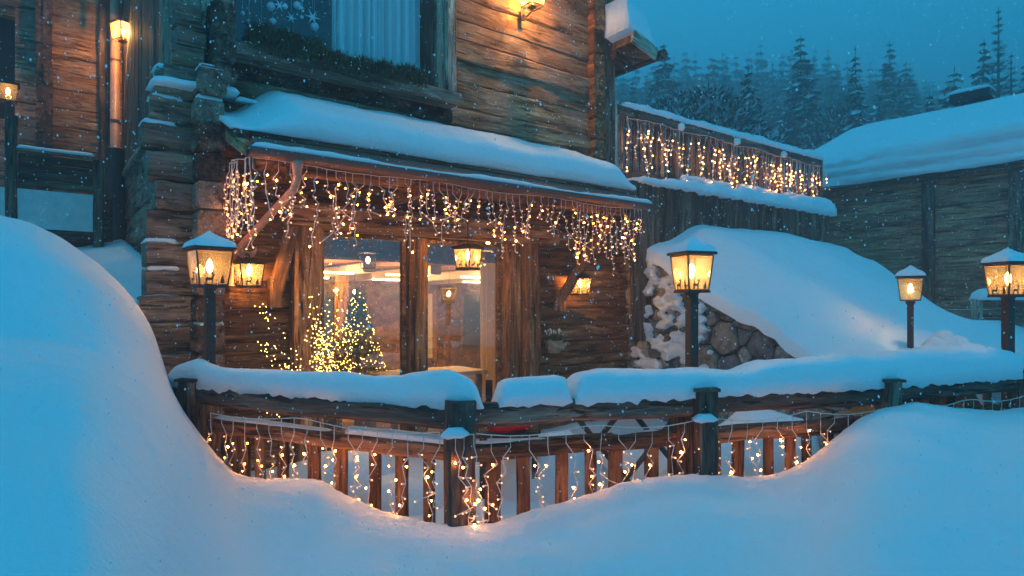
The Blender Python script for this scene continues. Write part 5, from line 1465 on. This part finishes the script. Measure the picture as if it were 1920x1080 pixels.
tree('spruce_b', 1662, 56, 80, 'broad hazy spruce right of the twin topped one', G1)
tree('spruce_b', 1695, 60, 118, 'dim wide spruce behind the broad hazy one', G1)
tree('spruce_a', 1772, 38, 128, 'short snowy spruce left of the roof vent', G1)
tree('spruce_a', 1752, 40, 165, 'smaller spruce half hidden left of the short snowy one', G1)
tree('spruce_b', 1832, 42, 78, 'spruce with hanging boughs above the roof vent', G1)
tree('larch', 1866, 40, 12, 'tall almost bare larch rising above the roof at far right', G1, name='larch_tree')
tree('larch', 1900, 40, 95, 'thin bare larch at the right edge', G1, name='larch_tree')
tree('spruce_b', 1925, 46, 120, 'spruce cut by the right edge', G1)
tree('pine', 1340, 30, 172, 'bushy rounded pine between railing posts', G1, name='pine_tree')
tree('pine', 1262, 30, 186, 'bushy frosted pine above the left of the railing', G1, name='pine_tree')
tree('pine', 1215, 34, 215, 'low frosted pine beside the chalet roof corner', G1, name='pine_tree')
tree('spruce_b', 1246, 52, 80, 'hazy spruce just right of the roof gutter tip', G1)
tree('spruce_b', 1180, 56, 150, 'hazy spruce under the roof corner', G1)
tree('pine', 1572, 40, 205, 'low snowy pine at the foot of the twin topped spruce', G1, name='pine_tree')
G2 = 'misty spruces on the hillside'
TOPS = [(1140, 120), (1260, 105), (1310, 95), (1400, 88), (1480, 92), (1560, 95), (1620, 110), (1700, 125), (1760, 150), (1850, 160), (2000, 150)]
for D, n, dy in ((75, 30, 40), (92, 42, 18), (112, 56, 0), (62, 20, 75)):
    for i in range(n):
        px = 1100 + (2040 - 1100) * (i + ru(.1, .9)) / n
        py = interp(px, TOPS) + dy + ru(-14, 26)
        tree(random.choice(('far_a', 'far_b', 'far_c')), px, D + ru(-6, 6), py, 'dim spruce fading into the snowy haze on the hillside', G2)

# ------------------------------------------------------------------ falling snow
g = MB()
for i in range(34000):
    y = 1.6 + 12 * rnd() ** .8; x = ru(-1, 1) * y * .95; z = ru(-.55, .55) * y
    r = ru(.0014, .0046) * (.7 + .05 * y)
    if rnd() < .05: r *= 1.6
    a_, b_ = ab(x, y)
    if b_ < .05 and a_ < 5.5: continue
    q = Vector((ru(-1, 1), ru(-1, 1), ru(-1, 1))) * r * .5
    g.add([(x - r, y, z), (x + r, y, z), (x + q.x, y - r, z + q.y), (x + q.y, y + r, z + q.z), (x + q.z, y, z - r * ru(1, 1.7)), (x + q.x, y, z + r * ru(1, 1.7))],
          [(0, 2, 5), (2, 1, 5), (1, 3, 5), (3, 0, 5), (2, 0, 4), (1, 2, 4), (3, 1, 4), (0, 3, 4)])
g.build('falling_snow', plain('snowflake', (.9, .92, .95), .8), kind='stuff', label='snowflakes falling through the air')

# ------------------------------------------------------------------ haze
HZ = 0.0135
m = bpy.data.materials.new('haze'); m.use_nodes = True; tt = m.node_tree; tt.nodes.clear()
o_ = tt.nodes.new('ShaderNodeOutputMaterial'); v_ = tt.nodes.new('ShaderNodeVolumePrincipled')
v_.inputs['Color'].default_value = (1, 1, 1, 1); v_.inputs['Density'].default_value = HZ; v_.inputs['Anisotropy'].default_value = 0
tt.links.new(v_.outputs[0], o_.inputs['Volume'])
g = MB(); g.box((50, 130, 23.5), (440, 410, 67)); hz = g.build('haze', m, kind='stuff', label='thin snowy haze filling the air')
